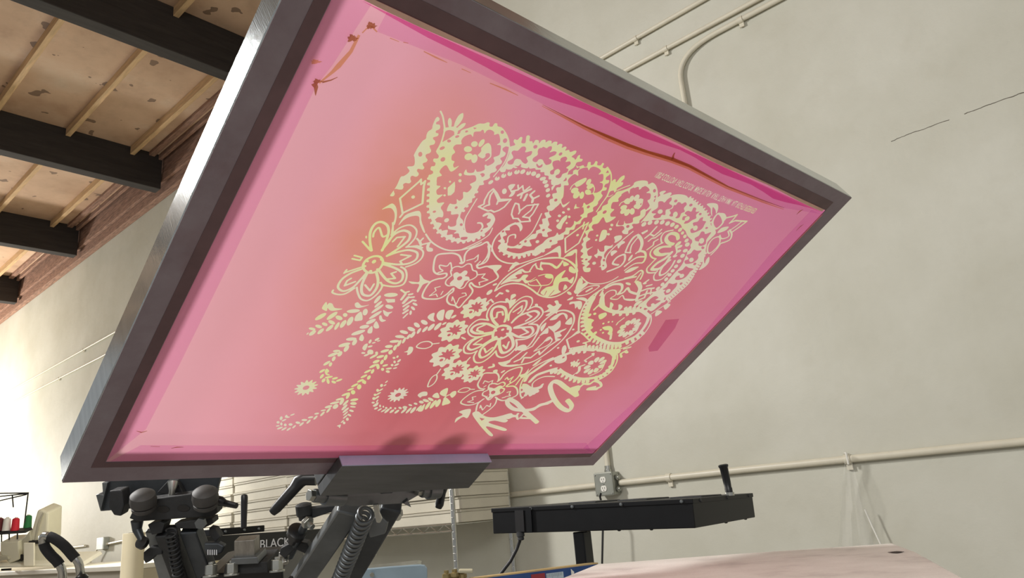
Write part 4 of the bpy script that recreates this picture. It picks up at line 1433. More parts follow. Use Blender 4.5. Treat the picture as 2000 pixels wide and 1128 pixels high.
# hot magenta bleed and cream glue line along the top rail
n = 24; top = []; bot = []
for i in range(n + 1):
    u = .05 + (.752 - .05) * i / n; q = min(1, i / 4, (n - i) / 4)
    top.append((u, .5508)); bot.append((u, .5508 - q * (.0066 + .002 * math.sin(i * 1.3) + .002 * math.sin(i * .37))))
strip(top + bot[::-1], .0014).build('ink_bleed', M_hot, screen)
top = [(.04 + .71 * i / n, .5552) for i in range(n + 1)]; bot = [(.04 + .71 * i / n, .5522 - .0012 * math.sin(i * .9)) for i in range(n + 1)]
strip(top + bot[::-1], .0016).build('glue_line', M_cream, screen)
strip([(.7555, .036), (.7575, .036), (.7575, .55), (.7550, .545)], .0016).build('glue_line', mat('pink_glue', s(236, 130, 140), .5), screen)
def leak(pts, ws, z=.0018):
    P = [Vector((*uv(x, y), 0)) for x, y in pts]; a = []; b = []
    for i, p in enumerate(P):
        d = (P[min(i + 1, len(P) - 1)] - P[max(i - 1, 0)]).normalized(); e = Vector((-d.y, d.x, 0))
        a.append(p + e * ws[i] / 2000); b.append(p - e * ws[i] / 2000)
    m = MB()
    o = [(p.x, p.y, z) for p in a] + [(p.x, p.y, z) for p in b]; N = len(a)
    return m.add(o, [(i, i + 1, N + i + 1, N + i) for i in range(N - 1)])
def blob(px, py, rx, ry, seed, z=.0018, ang=0):
    rnd = random.Random(seed); P = []
    for k in range(26):
        t = 2 * math.pi * k / 26; q = 1 + rnd.uniform(-.28, .28) + (.5 if k % 9 == 0 else 0)
        x, y = rx * q * math.cos(t), ry * q * math.sin(t)
        P.append(uv(px + x * math.cos(ang) - y * math.sin(ang), py + x * math.sin(ang) + y * math.cos(ang)))
    return MB().add([(x, y, z) for x, y in P], [tuple(range(26))])
tl = [(1058, 202), (1095, 221), (1140, 244), (1180, 262), (1225, 281), (1262, 294), (1312, 309), (1345, 322), (1380, 341), (1420, 362), (1450, 374), (1490, 390), (1530, 404)]
leak([(x - 1, y + 3) for x, y in tl], [.5, 1.5, 3.2, 5, 5.5, 5, 5, 4.5, 4, 3.2, 2.6, 2, .6], .0016).build('ink_leak', M_amber, screen, fix=False)
leak(tl, [.3, .8, 1.6, 2.8, 3.4, 3.0, 4.0, 3.2, 2.6, 1.6, 1.4, 1.2, .4]).build('ink_leak', M_rust, screen, fix=False)
leak([(1312, 309), (1313, 302), (1316, 296)], [3.4, 2.4, 1.4]).build('ink_leak', M_rust, screen, fix=False)
leak([(700, 66), (692, 82), (684, 98), (672, 112), (660, 126), (648, 138), (634, 150), (622, 160)], [2.0, 2.4, 2.8, 3.4, 4.0, 2.6, 1.6, 1.4]).build('ink_leak', M_amber, screen, fix=False)
leak([(628, 158), (645, 154), (658, 148)], [1.6, 1.0, .5]).build('ink_leak', M_rust, screen, fix=False)
leak([(706, 62), (714, 54), (722, 47), (735, 60)], [1, 1, 1.5, 1]).build('ink_leak', M_amber, screen, fix=False)
blob(724, 48, 9, 6, 3).build('ink_leak', M_rust, screen, fix=False)
blob(686, 72, 9, 6, 5).build('ink_leak', M_rust, screen, fix=False)
blob(618, 156, 8, 4, 8).build('ink_leak', M_rust, screen, fix=False)
leak([(612, 160), (616, 168), (615, 184)], [4.5, 3.2, .4]).build('ink_leak', M_rust, screen, fix=False)
blob(615, 118, 9, 4, 12).build('ink_leak', M_amber, screen, fix=False)
for p in ([(760, 72), (778, 79)], [(786, 80), (796, 82)], [(826, 98), (850, 110), (872, 120)], [(900, 132), (918, 140)], [(955, 160), (985, 172), (1010, 184)]):
    leak(p, [.7] + [1.3] * (len(p) - 2) + [.5]).build('ink_leak', M_amber, screen, fix=False)
leak([(266, 838), (276, 841), (287, 838)], [.4, 1.6, .6]).build('ink_leak', M_rust, screen, fix=False)
for p in ([(294, 868), (312, 869)], [(334, 872), (345, 870), (358, 870)]):
    leak(p, [.6] + [1.4] * (len(p) - 2) + [.5]).build('ink_leak', M_rust, screen, fix=False)
leak([(1554, 417), (1560, 411), (1567, 407)], [.6, 2.6, .6]).build('ink_leak', M_rust, screen, fix=False)
leak([(1553, 449), (1562, 440), (1568, 436)], [.6, 1.8, .5]).build('ink_leak', M_rust, screen, fix=False)
# squeegee mark right of the drawing
sm = quv([(1300, 624), (1326, 622), (1318, 640), (1284, 684), (1268, 686), (1266, 678)])
strip(sm, .0003).build('smear', tape_mat('dark_pink_smear', (.95, .80, .9, 1), .06, s(196, 92, 124)), screen)
# ================================================================ PRINT HEAD HOLDING THE SCREEN
def bolt(m, p, axis, r, h, shaft=0.0):
    m.hexbolt(p, axis, r, h, shaft); return m
head = empty('print_head', S(.40, .0, -.02), 'grey print head clamping the bottom edge of the pink screen, with a coil spring', 'press head')
# jaw: plate under the rail, back wall and top bar form a channel around it
part(MB().box(S(.4045, .0065, -.0085), EU * .119, EV * .0305, EN * .007), 'clamp_plate', M_jaw, head, bevel=.0008)
tag(part(MB().box(S(.4045, .0378, -.0085), EU * .119, EV * .0008, EN * .007), 'jaw_lip', mat('lit_jaw_lip', s(186, 194, 226), .5, .1, var=.08, scale=20), head), 'metal lip with daylight painted in as a pale tone')  # lavender tone paints in the daylight falling on this edge of the jaw
part(MB().box(S(.4045, -.0125, .016), EU * .119, EV * .011, EN * .0155), 'jaw_wall', M_jaw, head, bevel=.001)
part(MB().box(S(.4045, .004, .0365), EU * .119, EV * .020, EN * .0045), 'clamp_bar', M_jaw, head, bevel=.001)
for u in (.325, .405, .485):
    part(MB().lathe(S(u, .012, .041), EN, [(0, .006), (.046, .006), (.047, .014), (.050, .021), (.062, .022), (.068, .018), (.070, .006)], 24), 'clamp_knob', M_plastic, head, smooth=True)
# casting below the jaw
dn = Vector((0, 0, -1))
def ax_pts(px, py, d): return at(px, py, d)
body = MB()
body.box(S(.405, -.033, .020), EU * .098, EV * .009, EN * .011)
body.box(S(.318, -.040, .012), EU * .012, EV * .016, EN * .014)
def hd(x): return .955 + (x - 620) * .00055
part(body, 'head_casting', M_cast, head, bevel=.003)
off = EV * .010
vp = [at(x, y, hd(x) + .004) for x, y in ((640, 972), (655, 979), (686, 989), (790, 983), (826, 962), (815, 950), (650, 953))]
part(MB().prism(vp, EN * .006 - EV * .002), 'pivot_plate', M_steel, head, bevel=.0012)
part(MB().prism([at(x, y, hd(x) - .004) for x, y in ((738, 946), (766, 946), (768, 963), (744, 965))], EN * .02 - EV * .004), 'centre_block', M_dsteel, head, bevel=.0012)
part(MB().prism([at(x, y, hd(x)) for x, y in ((788, 983), (797, 976), (803, 990))], EN * .004), 'pointer', M_steel, head)
for (a, b, r) in (((612, 967), (669, 971), .0112), ((822, 957), (856, 954), .0135)):
    m = MB(); p, q = at(*a, hd(a[0]) - .008), at(*b, hd(b[0]) - .008); d = (q - p).normalized()
    m.lathe(p, d, [(0, r * .7), (.002, r * .78), ((q - p).length * .35, r * .78), ((q - p).length * .36, r), ((q - p).length, r)], 22)
    rl = part(m, 'roller', M_steel, head, smooth=True)
    sub(bolt(MB(), p - d * .007, d, .0075, .008), 'bolt', M_zinc, rl, bevel=.0005)
def lever(pts, rs, root, d=None):
    return part(MB().tube(pts, rs, 14), 'clamp_lever', M_plastic, root, smooth=True)
lever([at(618, 934, 1.1), at(596, 934, 1.1), at(584, 940, 1.1), at(574, 954, 1.095), at(540, 992, 1.08), at(532, 1000, 1.08)], [.010, .010, .0105, .0085, .0075, .006], head)
lever([at(864, 938, 1.12), at(866, 946, 1.12), at(863, 962, 1.11), at(858, 985, 1.10), at(856, 991, 1.10)], [.009, .009, .0062, .0066, .005], head)
part(MB().abox(at(866, 945, 1.12) - Vector((.006, .008, .006)), at(866, 945, 1.12) + Vector((.006, .012, .01))), 'lever_boss', M_dsteel, head, bevel=.002)
# arm tubes running back down to the hub
def arm(p, q, w=.030, h=.036, m=None): return MB().beam(p, q, w, h)
aA, aB = at(684, 990, 1.04), at(540, 1205, 1.28)
upA = Vector((.55, -.35, .45))
a1 = part(MB().beam(aA, aB, .022, .034, up=RV), 'arm_tube', M_steel, head, bevel=.003)
aC, aD = at(766, 985, 1.08), at(640, 1205, 1.32)
a2 = part(MB().beam(aC, aD, .020, .030, up=RV), 'arm_tube', M_dsteel, head, bevel=.003)
for t in (.42,):
    p = aA.lerp(aB, .55)
    sub(bolt(MB(), p + RV * -.018 + FV * -.018, -FV, .004, .003), 'screw', M_slot, a1)
part(MB().helix(at(716, 1000, 1.015), at(650, 1165, 1.19), .0100, .0031, 21), 'coil_spring', M_steel, head, smooth=True, sharp=80)
m = MB().prism([at(x, y, 1.01) for x, y in ((728, 985), (738, 984), (741, 1002), (746, 1013), (742, 1021), (735, 1020), (732, 1008))], FV * .006)
part(m, 'spring_hook', M_zinc, head, bevel=.001)
m = MB().prism([at(x, y, 1.06) for x, y in ((728, 1012), (742, 1006), (758, 1020), (752, 1042), (722, 1050), (716, 1030))], FV * .008)
part(m, 'arm_gusset', M_steel, head, bevel=.0015)
# adjuster rod with rubber bumper and bolts, left of the arm
rod = [at(602, 1012, 1.12), at(566, 1085, 1.17)]
part(MB().tube(rod, .0062, 14), 'adjuster_rod', M_dsteel, head, smooth=True)
p = at(579, 1041, 1.14); dr = (rod[1] - rod[0]).normalized()
part(MB().lathe(p - dr * .009, dr, [(0, .010), (.002, .0145), (.012, .0145), (.016, .008), (.03, .008)], 22), 'rubber_bumper', M_plastic, head, smooth=True)
m = MB(); bolt(m, at(598, 1017, 1.11), (RV * .6 - FV * .5 - UV_ * .3), .0095, .007, .010)
part(m, 'bolt', M_zinc, head, bevel=.0006)
m = MB(); bolt(m, at(555, 1080, 1.165), (RV * .3 - FV * .6 - UV_ * .5), .0095, .008, .010)
part(m, 'bolt', M_zinc, head, bevel=.0006)
part(MB().lathe(at(594, 998, 1.12), UV_ * -1 + RV * .1, [(-.012, .008), (-.01, .012), (.004, .012), (.008, .009), (.012, .009)], 18), 'bushing', M_cast, head, smooth=True)
m = MB().prism([at(x, y, 1.15) for x, y in ((548, 1070), (575, 1056), (600, 1060), (606, 1073), (598, 1092), (594, 1080), (576, 1072), (556, 1090), (545, 1082))], FV * .018)
part(m, 'adjuster_bracket', M_cast, head, bevel=.0015)
m = MB().prism([at(x, y, 1.12) for x, y in ((602, 992), (654, 986), (676, 980), (676, 990), (610, 1012), (603, 1006))], FV * .012)
part(m, 'side_bracket', M_cast, head, bevel=.0015)
m = MB(); bolt(m, at(777, 1000, 1.13), (RV * .3 - FV), .008, .006); m.cyl(at(777, 1002, 1.13), at(776, 1010, 1.12), .006)
part(m, 'bolt', M_zinc, head)
m = MB(); bolt(m, at(730, 1062, 1.17), UV_ * -1, .0085, .010, .008)
part(m, 'bolt', M_zinc, head, bevel=.0006)

# ================================================================ SECOND PRINT HEAD (EMPTY) BEHIND
DH = 1.47
head2 = empty('print_head', at(330, 985, DH), 'dark empty print head with two round knobs, under the left end of the screen', 'press head')
def PR(pts, d, depth, mat_, name, root, bevel=.0015, **k):
    return part(MB().prism([at(x, y, d) for x, y in pts], FV * depth), name, mat_, root, bevel=bevel, **k)
PR(((208, 930), (432, 925), (425, 950), (422, 968), (350, 985), (196, 998), (204, 965)), DH + .04, .012, M_dsteel, 'clamp_plate', head2)
PR(((196, 948), (207, 942), (212, 944), (196, 999), (188, 968)), DH + .03, .03, M_steel, 'jaw_end', head2, label=None) if False else None
m = MB().prism([at(x, y, DH + .03) for x, y in ((199, 942), (210, 942), (196, 998), (187, 966), (193, 964), (201, 966))], FV * .03)
part(m, 'jaw_end', M_steel, head2, bevel=.001)
PR(((262, 990), (285, 976), (372, 964), (422, 980), (424, 1000), (416, 1008), (270, 1018), (252, 1012)), DH - .02, .03, M_cast, 'knob_plate', head2, bevel=.002)
for x, y in ((318, 994), (358, 992)):
    p = at(x, y, DH - .0215); m = MB(); ring_ = []
    P = []
    for k in range(24):
        t = 2 * math.pi * k / 24; P.append(p + RV * .0125 * math.cos(t) + UV_ * .0062 * math.sin(t))
    m.prism(P, FV * .003); part(m, 'slot_hole', M_slot, head2)
for x, y in ((280, 978), (401, 972)):
    p = at(x, y, DH - .045); a = (UV_ * 1.0 - FV * .35 + RV * .06)
    m = MB().lathe(p - a.normalized() * .020, a, [(0, .019), (.004, .0225), (.010, .0225), (.012, .019), (.014, .0235), (.022, .0245), (.034, .0225), (.040, .015), (.042, .004)], 28)
    part(m, 'round_knob', mat('dusty_grey_knob', s(66, 64, 62), .6, var=.2, scale=20), head2, smooth=True)
PR(((213, 958), (238, 956), (242, 986), (236, 1008), (222, 1006), (212, 990)), DH - .01, .03, M_cast, 'side_latch', head2, bevel=.003)
PR(((306, 962), (328, 938), (346, 938), (362, 970), (345, 972), (336, 966)), DH + .02, .012, M_cast, 'wedge', head2)
part(MB().tube([at(338, 942, DH + .01), at(336, 958, DH), at(334, 972, DH)], [.011, .006, .006], 14), 'clamp_screw', M_zinc, head2, smooth=True)
part(MB().tube([at(420, 976, DH - .02), at(432, 978, DH - .02), at(440, 982, DH - .02), at(462, 987, DH - .03)], [.010, .009, .0065, .0055], 14), 'clamp_lever', M_plastic, head2, smooth=True)
m = MB().beam(at(326, 1035, DH), at(392, 1215, DH + .12), .034, .036, up=RV); part(m, 'arm_tube', M_cast, head2, bevel=.003)
m = MB().beam(at(300, 1035, DH + .02), at(352, 1215, DH + .14), .012, .03, up=RV); part(m, 'arm_flange', M_steel, head2, bevel=.002)
m = MB().beam(at(372, 1030, DH), at(440, 1215, DH + .12), .030, .034, up=RV); part(m, 'arm_tube', M_dsteel, head2, bevel=.003)
part(MB().helix(at(334, 1036, DH - .035), at(362, 1200, DH + .06), .0095, .0024, 20), 'coil_spring', M_cast, head2, smooth=True, sharp=80)
PR(((288, 1024), (312, 1018), (322, 1022), (316, 1040), (296, 1044)), DH - .02, .03, M_cast, 'hinge_block', head2)
PR(((340, 1022), (372, 1016), (400, 1014), (414, 1012), (416, 1022), (396, 1032), (346, 1032)), DH - .02, .03, M_cast, 'hinge_block', head2)
part(MB().tube([at(268, 1016, DH), at(268, 1034, DH), at(278, 1056, DH - .01)], [.012, .009, .006], 12), 'adjuster_rod', M_dsteel, head2, smooth=True)
part(MB().lathe(at(279, 1060, DH - .012), (UV_ * .5 - FV * .6 - RV * .2), [(-.004, .010), (-.002, .0125), (.006, .0125), (.007, .008)], 20), 'rubber_bumper', M_plastic, head2, smooth=True)
PR(((280, 1078), (290, 1070), (316, 1068), (316, 1082), (304, 1084), (292, 1096), (284, 1100), (280, 1092)), DH, .02, M_cast, 'adjuster_bracket', head2)
m = MB(); bolt(m, at(394, 1020, DH - .03), -FV, .011, .008); part(m, 'bolt', M_steel, head2)
PR(((408, 1030), (420, 1032), (430, 1048), (420, 1058), (408, 1044)), DH - .01, .02, M_cast, 'latch', head2)
PR(((398, 1060), (426, 1060), (438, 1066), (432, 1080), (418, 1084), (398, 1076)), DH - .02, .015, M_dsteel, 'arm_boss', head2, bevel=.003)
for k in range(5):
    x = 405 + 4.2 * k
    PR(((x, 1073), (x + 2, 1073), (x + 2, 1083), (x, 1083)), DH - .0215, .001, M_white, 'mark', head2, bevel=0)

# ================================================================ HUB
hub = empty('press_hub', at(480, 1125, 1.42), 'dark bolted carousel hub with a square steel post between the two print heads', 'press hub')
DB = 1.40
m = MB().box(at(476, 1072, DB + .03), RV * .0195, Vector((.7, .72, 0)) * .018, Vector((0, 0, 1)) * .022)
PR(((457, 1056), (497, 1053), (497, 1088), (457, 1090)), DB, .03, mat('machined_post', s(150, 146, 138), .35, .7, var=.25, scale=10, stretch=(12, 12, .6)), 'square_post', hub)
PR(((451, 1090), (502, 1087), (505, 1100), (450, 1103)), DB - .01, .05, M_steel, 'post_collar', hub)
PR(((440, 1103), (522, 1096), (523, 1118), (436, 1122)), DB, .07, M_cast, 'hub_plate', hub)
PR(((390, 1128), (420, 1120), (552, 1112), (556, 1190), (392, 1190)), DB + .01, .14, M_blackg, 'hub_casting', hub, bevel=.003)
for x, y, r in ((412, 1122, .0115), (453, 1119, .0115), (541, 1112, .0115)):
    m = MB(); p = at(x, y, DB - .01); m.cyl(p, p + Vector((0, 0, .018)), r, 6); m.cyl(p + Vector((0, 0, .018)), p + Vector((0, 0, .023)), r * .45, 12)
    m.cyl(p - Vector((0, 0, .004)), p, r * 1.25, 20)
    part(m, 'hub_bolt', M_zinc, hub, bevel=.0008)
hc = at(476, 1150, DB + .08)
part(MB().cyl((hc.x, hc.y, .06), (hc.x, hc.y, hc.z - .01), .055, 28), 'pedestal', M_blackg, hub, smooth=True)
part(MB().lathe((hc.x, hc.y, 0), (0, 0, 1), [(0, .28), (.05, .28), (.06, .2), (.08, .06)], 32), 'pedestal_foot', M_blackg, hub, smooth=True)

# ================================================================ FLASH DRYERS
def flash(name, A, B, C, h, label, post_px=None):
    """A near corner, B and C its neighbours (centre line of the sides), h height"""
    root = empty(name, A, label, 'flash dryer', 'flash dryers')
    A, B, C = map(Vector, (A, B, C)); up = (C - A).cross(B - A).normalized()
    if up.z < 0: up = -up
    Dd = B + C - A
    m = MB().prism([A - up * h / 2, B - up * h / 2, Dd - up * h / 2, C - up * h / 2], up * (h * .98))
    part(m, 'housing', M_black, root, bevel=.002)
    o1, o2 = (A - B).normalized() * .002, (A - C).normalized() * .002
    m = MB().prism([A + up * h * .34 + o1 + o2, B + up * h * .34 - o1 + o2, Dd + up * h * .34 - o1 - o2, C + up * h * .34 + o1 - o2], up * (h * .17))
    part(m, 'lid', M_black, root, bevel=.0015)
    return root, A, B, C, Dd, up
fA, fB, fC = at(1355, 1002, 1.65), at(962, 1017, 1.9275), at(1472, 986, 2.01)
fr, A, B, C, Dd, up = flash('flash_dryer', fA, fB, fC, .0625, 'black flash dryer with an upright handle in front of the outlet box')
nf = (A - C).normalized(); nr = (A - B).normalized(); e1 = (B - A); e2 = (C - A)
def scr(p, n): return MB().lathe(p, n, [(0, .0045), (.0012, .0042), (.0026, .003), (.003, .0008)], 12)
for t in (.045, .32, .56, .78):
    part(scr(A + e1 * t + up * .0265 + nf * .002, nf), 'screw', M_steel, fr, smooth=True)
for t in (.10, .52, .91):
    part(scr(A + e2 * t + up * .0265 + nr * .002, nr), 'screw', M_cast, fr, smooth=True)
for t in (.2, .35, .5):
    part(scr(A + e1 * t - up * .031 - nf * .01, -up), 'screw', M_cast, fr, smooth=True)
for t in (.5, .85):
    part(scr(A + e2 * t - up * .031 - nr * .006, -up), 'screw', M_cast, fr, smooth=True)
# control box end and switch recess
part(MB().prism([A + e1 * .775 + nf * .0015 - up * .031, A + e1 * .805 + nf * .0015 - up * .031, A + e1 * .805 + nf * .0015 + up * .029, A + e1 * .775 + nf * .0015 + up * .029], nf * .004), 'end_seam', M_blackg, fr)
part(MB().prism([A + e1 * .82 + nf * .001 - up * .028, A + e1 * .868 + nf * .001 - up * .028, A + e1 * .868 + nf * .001 + up * .024, A + e1 * .82 + nf * .001 + up * .024], nf * .002), 'switch_panel', mat('deep_black_recess', s(14, 12, 14), .6), fr)
for t, q in ((.12, .45), (.38, .45), (.62, .4)):
    c = A + e1 * t + e2 * q + up * .0325
    part(MB().box(c, e1 * .075, e2 * .16, up * .003), 'vent_panel', M_cast, fr, bevel=.002)
hp = at(1424, 962, 1.87)
hd = part(MB().lathe(at(1425, 964, 1.87), up * 1 + RV * -.10, [(0, .009), (.014, .0095), (.016, .0085), (.03, .0095), (.065, .0105), (.068, .0125), (.072, .0125), (.074, .008)], 20), 'handle', M_plastic, fr, smooth=True)
sub(MB().lathe(at(1425, 964, 1.869), up, [(-.004, .0115), (.004, .0115)], 18), 'collar', M_zinc, hd, smooth=True)
pp = at(1137, 1045, 1.99)
part(MB().abox((pp.x - .018, pp.y - .018, .03), (pp.x + .018, pp.y + .018, A.z - .028)), 'stand_post', M_blackg, fr, bevel=.003)
part(MB().abox((pp.x - .3, pp.y - .03, 0), (pp.x + .3, pp.y + .03, .03)), 'stand_foot', M_blackg, fr, bevel=.004)
gp = at(1017, 1041, 1.89)
part(MB().lathe(at(1016, 1037, 1.885), (0, 0, -1), [(0, .010), (.012, .0105), (.013, .008), (.02, .0085), (.022, .005)], 14), 'cable_gland', M_cast, fr, smooth=True)
part(MB().tube([at(1016, 1047, 1.885), at(1015, 1056, 1.885), at(1009, 1072, 1.88), at(997, 1095, 1.87), at(976, 1122, 1.86), at(950, 1165, 1.84)], .0044, 12), 'cable', M_cable, fr, smooth=True)

gA, gB, gC = at(640, 1051, 2.36), at(384, 1073, 1.95), at(640, 1051, 2.36) + Vector((-.42, .03, 0))
root2 = empty('flash_dryer', gB, 'long black flash dryer lettered in white, behind the press arms', 'flash dryer', 'flash dryers')
gx = (gA - gB).normalized(); gu = Vector((0, 0, 1)); gn = gx.cross(gu).normalized()
if gn.dot(CAM - gB) < 0: gn = -gn
hh = .0315
part(MB().prism([gB - gu * hh, gA - gu * hh, gA - gu * hh - gn * .10, gB - gu * hh - gn * .10], gu * hh * 2), 'housing', M_blackg, root2, bevel=.002)
def gp_(px, py, out=.0):
    r = ray(px, py); t = ((gB + gn * out - CAM).dot(gn)) / r.dot(gn); return CAM + r * t
q0, q1 = gp_(430, 1040), gp_(522, 1030)
part(MB().prism([Vector((q0.x, q0.y, gB.z + hh)) - gn * .01, Vector((q1.x, q1.y, gB.z + hh)) - gn * .01, Vector((q1.x, q1.y, gB.z + hh)) - gn * .08, Vector((q0.x, q0.y, gB.z + hh)) - gn * .08], gu * .018), 'raised_cover', M_black, root2, bevel=.002)
for px in (445, 482, 510):
    q = gp_(px, 1033); part(scr(Vector((q.x, q.y, gB.z + hh + .009)) - gn * .01, gn), 'screw', M_steel, root2, smooth=True)
hb = at(476, 1030, 2.05)
part(MB().lathe(hb, gu, [(0, .008), (.02, .0082), (.07, .0096), (.082, .0098), (.088, .008), (.09, .003)], 18), 'handle', M_plastic, root2, smooth=True)
pz = gB.lerp(gA, .5) - gn * .05
part(MB().abox((pz.x - .018, pz.y - .018, 0), (pz.x + .018, pz.y + .018, gB.z - hh)), 'stand_post', M_blackg, root2)
tc = bpy.data.curves.new('t', 'FONT'); tc.body = 'BLACK'; tc.size = 1.0; tc.extrude = .01
tob = bpy.data.objects.new('t', tc); scene.collection.objects.link(tob); bpy.context.view_layer.update()
tme = bpy.data.meshes.new_from_object(tob); bpy.data.objects.remove(tob)
l0, l1 = gp_(508, 1071), gp_(566, 1064); lt = gp_(508, 1054)
xsv = [v.co.x for v in tme.vertices]; wd = max(xsv) - min(xsv); ys = [v.co.y for v in tme.vertices]; hg = max(ys)
px_ = (l1 - l0); ph_ = (lt - l0).length
for v in tme.vertices:
    v.co = l0 + px_ * ((v.co.x - min(xsv)) / wd) + gu * (v.co.y / hg * ph_) + gn * (.0006 + v.co.z * .04) - gB
to2 = bpy.data.objects.new('lettering', tme); scene.collection.objects.link(to2); to2.parent = root2
tme.materials.clear(); tme.materials.append(M_white)
tag(to2, 'white sans-serif capital lettering')

# ================================================================ PLATENS
PZ = 1.06
k = NT('linty_platen_tape'); c_ = k.coord()
f_ = k.noise(c_, 9, 4, .6); g_ = k.noise(c_, 260, 2, .8)
base_ = k.ramp(f_, [(.34, s(206, 200, 192)), (.46, s(230, 226, 216)), (.7, s(246, 243, 234))])
base_ = k.mix(k.math('MULTIPLY', g_, .3), base_, s(176, 164, 156))
k.l(base_, k.b.inputs['Base Color']); k.b.inputs['Roughness'].default_value = .8; k.bump(g_, .3, .002)
M_plat = k.m
pl = empty('platen', on_z(1500, 1128, PZ), 'lint-covered pale platen at the lower right, nearest to the camera', 'platen')
poly = [on_z(x, y, PZ) for x, y in ((1165, 1101), (1420, 1082), (1745, 1060), (1790, 1077), (1855, 1112), (2090, 1240))]
e_ = poly[0] - poly[2]
near = [poly[-1] + (poly[0] - poly[2]).normalized() * .44]
poly += near
part(MB().prism([p - Vector((0, 0, .016)) for p in poly], (0, 0, .016)), 'board', M_plat, pl, bevel=.003)
pc = sum(poly, Vector()) / len(poly)
part(MB().abox((pc.x - .2, pc.y - .025, PZ - .066), (pc.x + .12, pc.y + .025, PZ - .016)), 'support_arm', M_steel, pl, bevel=.003)
part(MB().abox((pc.x - .02, pc.y - .03, 0), (pc.x + .04, pc.y + .03, PZ - .066)), 'support_post', M_blackg, pl, bevel=.003)
part(MB().prism([on_z(x, y, PZ + .0008) for x, y in ((1734, 1078), (1752, 1076), (1766, 1077), (1752, 1079))], (0, 0, .0004)), 'tear', mat('dark_tear', s(70, 58, 52), .8), pl)
# blue edged board on the next arm
blue = empty('platen', at(1040, 1120, 1.62), 'blue-edged wooden platen with a paper ruler on its side, under the flash dryer', 'platen')
b1 = at(1168, 1098, 1.80); b0 = on_z(925, 1128, b1.z)
bx_ = (b1 - b0).normalized(); bn = Vector((bx_.y, -bx_.x, 0)); bn = bn if bn.dot(CAM - b1) > 0 else -bn
part(MB().prism([b0, b1, b1 - bn * .03, b0 - bn * .03], (0, 0, -.003)), 'top_board', mat('tan_wood', s(196, 168, 116), .6, var=.15, scale=14), blue)
M_blue = mat('blue_paint', s(44, 74, 128), .5, var=.2, scale=16)
z3 = Vector((0, 0, -.003))
part(MB().prism([b0 + z3, b1 + z3, b1 - bn * .03 + z3, b0 - bn * .03 + z3], (0, 0, -.045)), 'blue_side', M_blue, blue)
L_ = (b1 - b0).length
def sticker(t0, t1, za, zb, m_, name):
    P = [b0 + bx_ * L_ * t + Vector((0, 0, z)) + bn * .0006 for t, z in ((t0, za), (t1, za), (t1, zb), (t0, zb))]
    return part(MB().prism(P, bn * .0006), name, m_, blue)
rs = sticker(.56, .70, -.010, -.034, mat('paper_ruler', s(188, 202, 210), .6), 'ruler')
for i in range(12):
    t = .565 + .0108 * i
    P = [b0 + bx_ * L_ * q + Vector((0, 0, z)) + bn * .0014 for q, z in ((t, -.011), (t + .0012, -.011), (t + .0012, -.018 - (.004 if i % 4 == 0 else 0)), (t, -.018))]
    sub(MB().prism(P, bn * .0003), 'tick', M_slot, rs)
sticker(.44, .55, -.008, -.03, mat('red_label', s(150, 52, 58), .6), 'label_patch')
P = [b0 + bx_ * L_ * t + Vector((0, 0, z)) + bn * .0006 for t, z in ((.765, -.006), (.79, -.014), (.785, -.022), (.765, -.027))]
part(MB().prism(P, bn * .0006), 'paper_scrap', M_outlet, blue)
bc = b1 - bn * .015 - bx_ * .06
part(MB().abox((bc.x - .012, bc.y - .012, 0), (bc.x + .012, bc.y + .012, b1.z - .048)), 'support_post', M_blackg, blue)
# galvanised bracket with one bolt
br = empty('metal_bracket', at(770, 1118, 1.45), 'pale blue-grey metal bracket plate with one bolt below the coil spring', 'bracket')
part(MB().prism([at(x, y, 1.45) for x, y in ((690, 1119), (704, 1112), (760, 1107), (820, 1103), (829, 1104), (834, 1110), (835, 1200), (690, 1200))], FV * .006), 'plate', mat('pale_blue_steel', s(160, 182, 196), .4, .4, var=.1, scale=12), br, bevel=.001)
part(MB().prism([at(x, y, 1.47) for x, y in ((700, 1112), (815, 1100), (822, 1102), (824, 1110), (704, 1122))], FV * .02), 'back_plate', M_galv, br, bevel=.001)
m = MB(); bolt(m, at(727, 1121, 1.445), -FV, .0045, .003); part(m, 'bolt', M_galv, br)
part(MB().prism([at(x, y, 1.46) for x, y in ((740, 1195), (790, 1195), (790, 1560), (740, 1560))], FV * .03), 'support', M_dsteel, br)
# brass fittings
vf = empty('valve_cluster', at(890, 1122, 1.7), 'small brass and grey air valve fittings at the bottom edge beside the shelf post', 'valve')
M_brass = mat('dull_brass', s(150, 134, 92), .4, .7, var=.2, scale=40)
for x, y, r in ((872, 1122, .008), (888, 1120, .009), (903, 1122, .008)):
    p = at(x, y, 1.7); part(MB().lathe(p - Vector((0, 0, .03)), (0, 0, 1), [(0, r), (.022, r), (.024, r * 1.3), (.032, r * 1.3), (.034, r * .7), (.04, r * .7)], 10), 'fitting', M_brass, vf, smooth=True)
p = at(910, 1114, 1.69)
part(MB().box(p, RV * .016, FV * .006, UV_ * .0035), 'valve_handle', mat('cream_handle', s(196, 190, 162), .5), vf, bevel=.002)
part(MB().cyl(at(890, 1128, 1.71), at(890, 1240, 1.71), .012, 12), 'air_pipe', M_galv, vf, smooth=True)

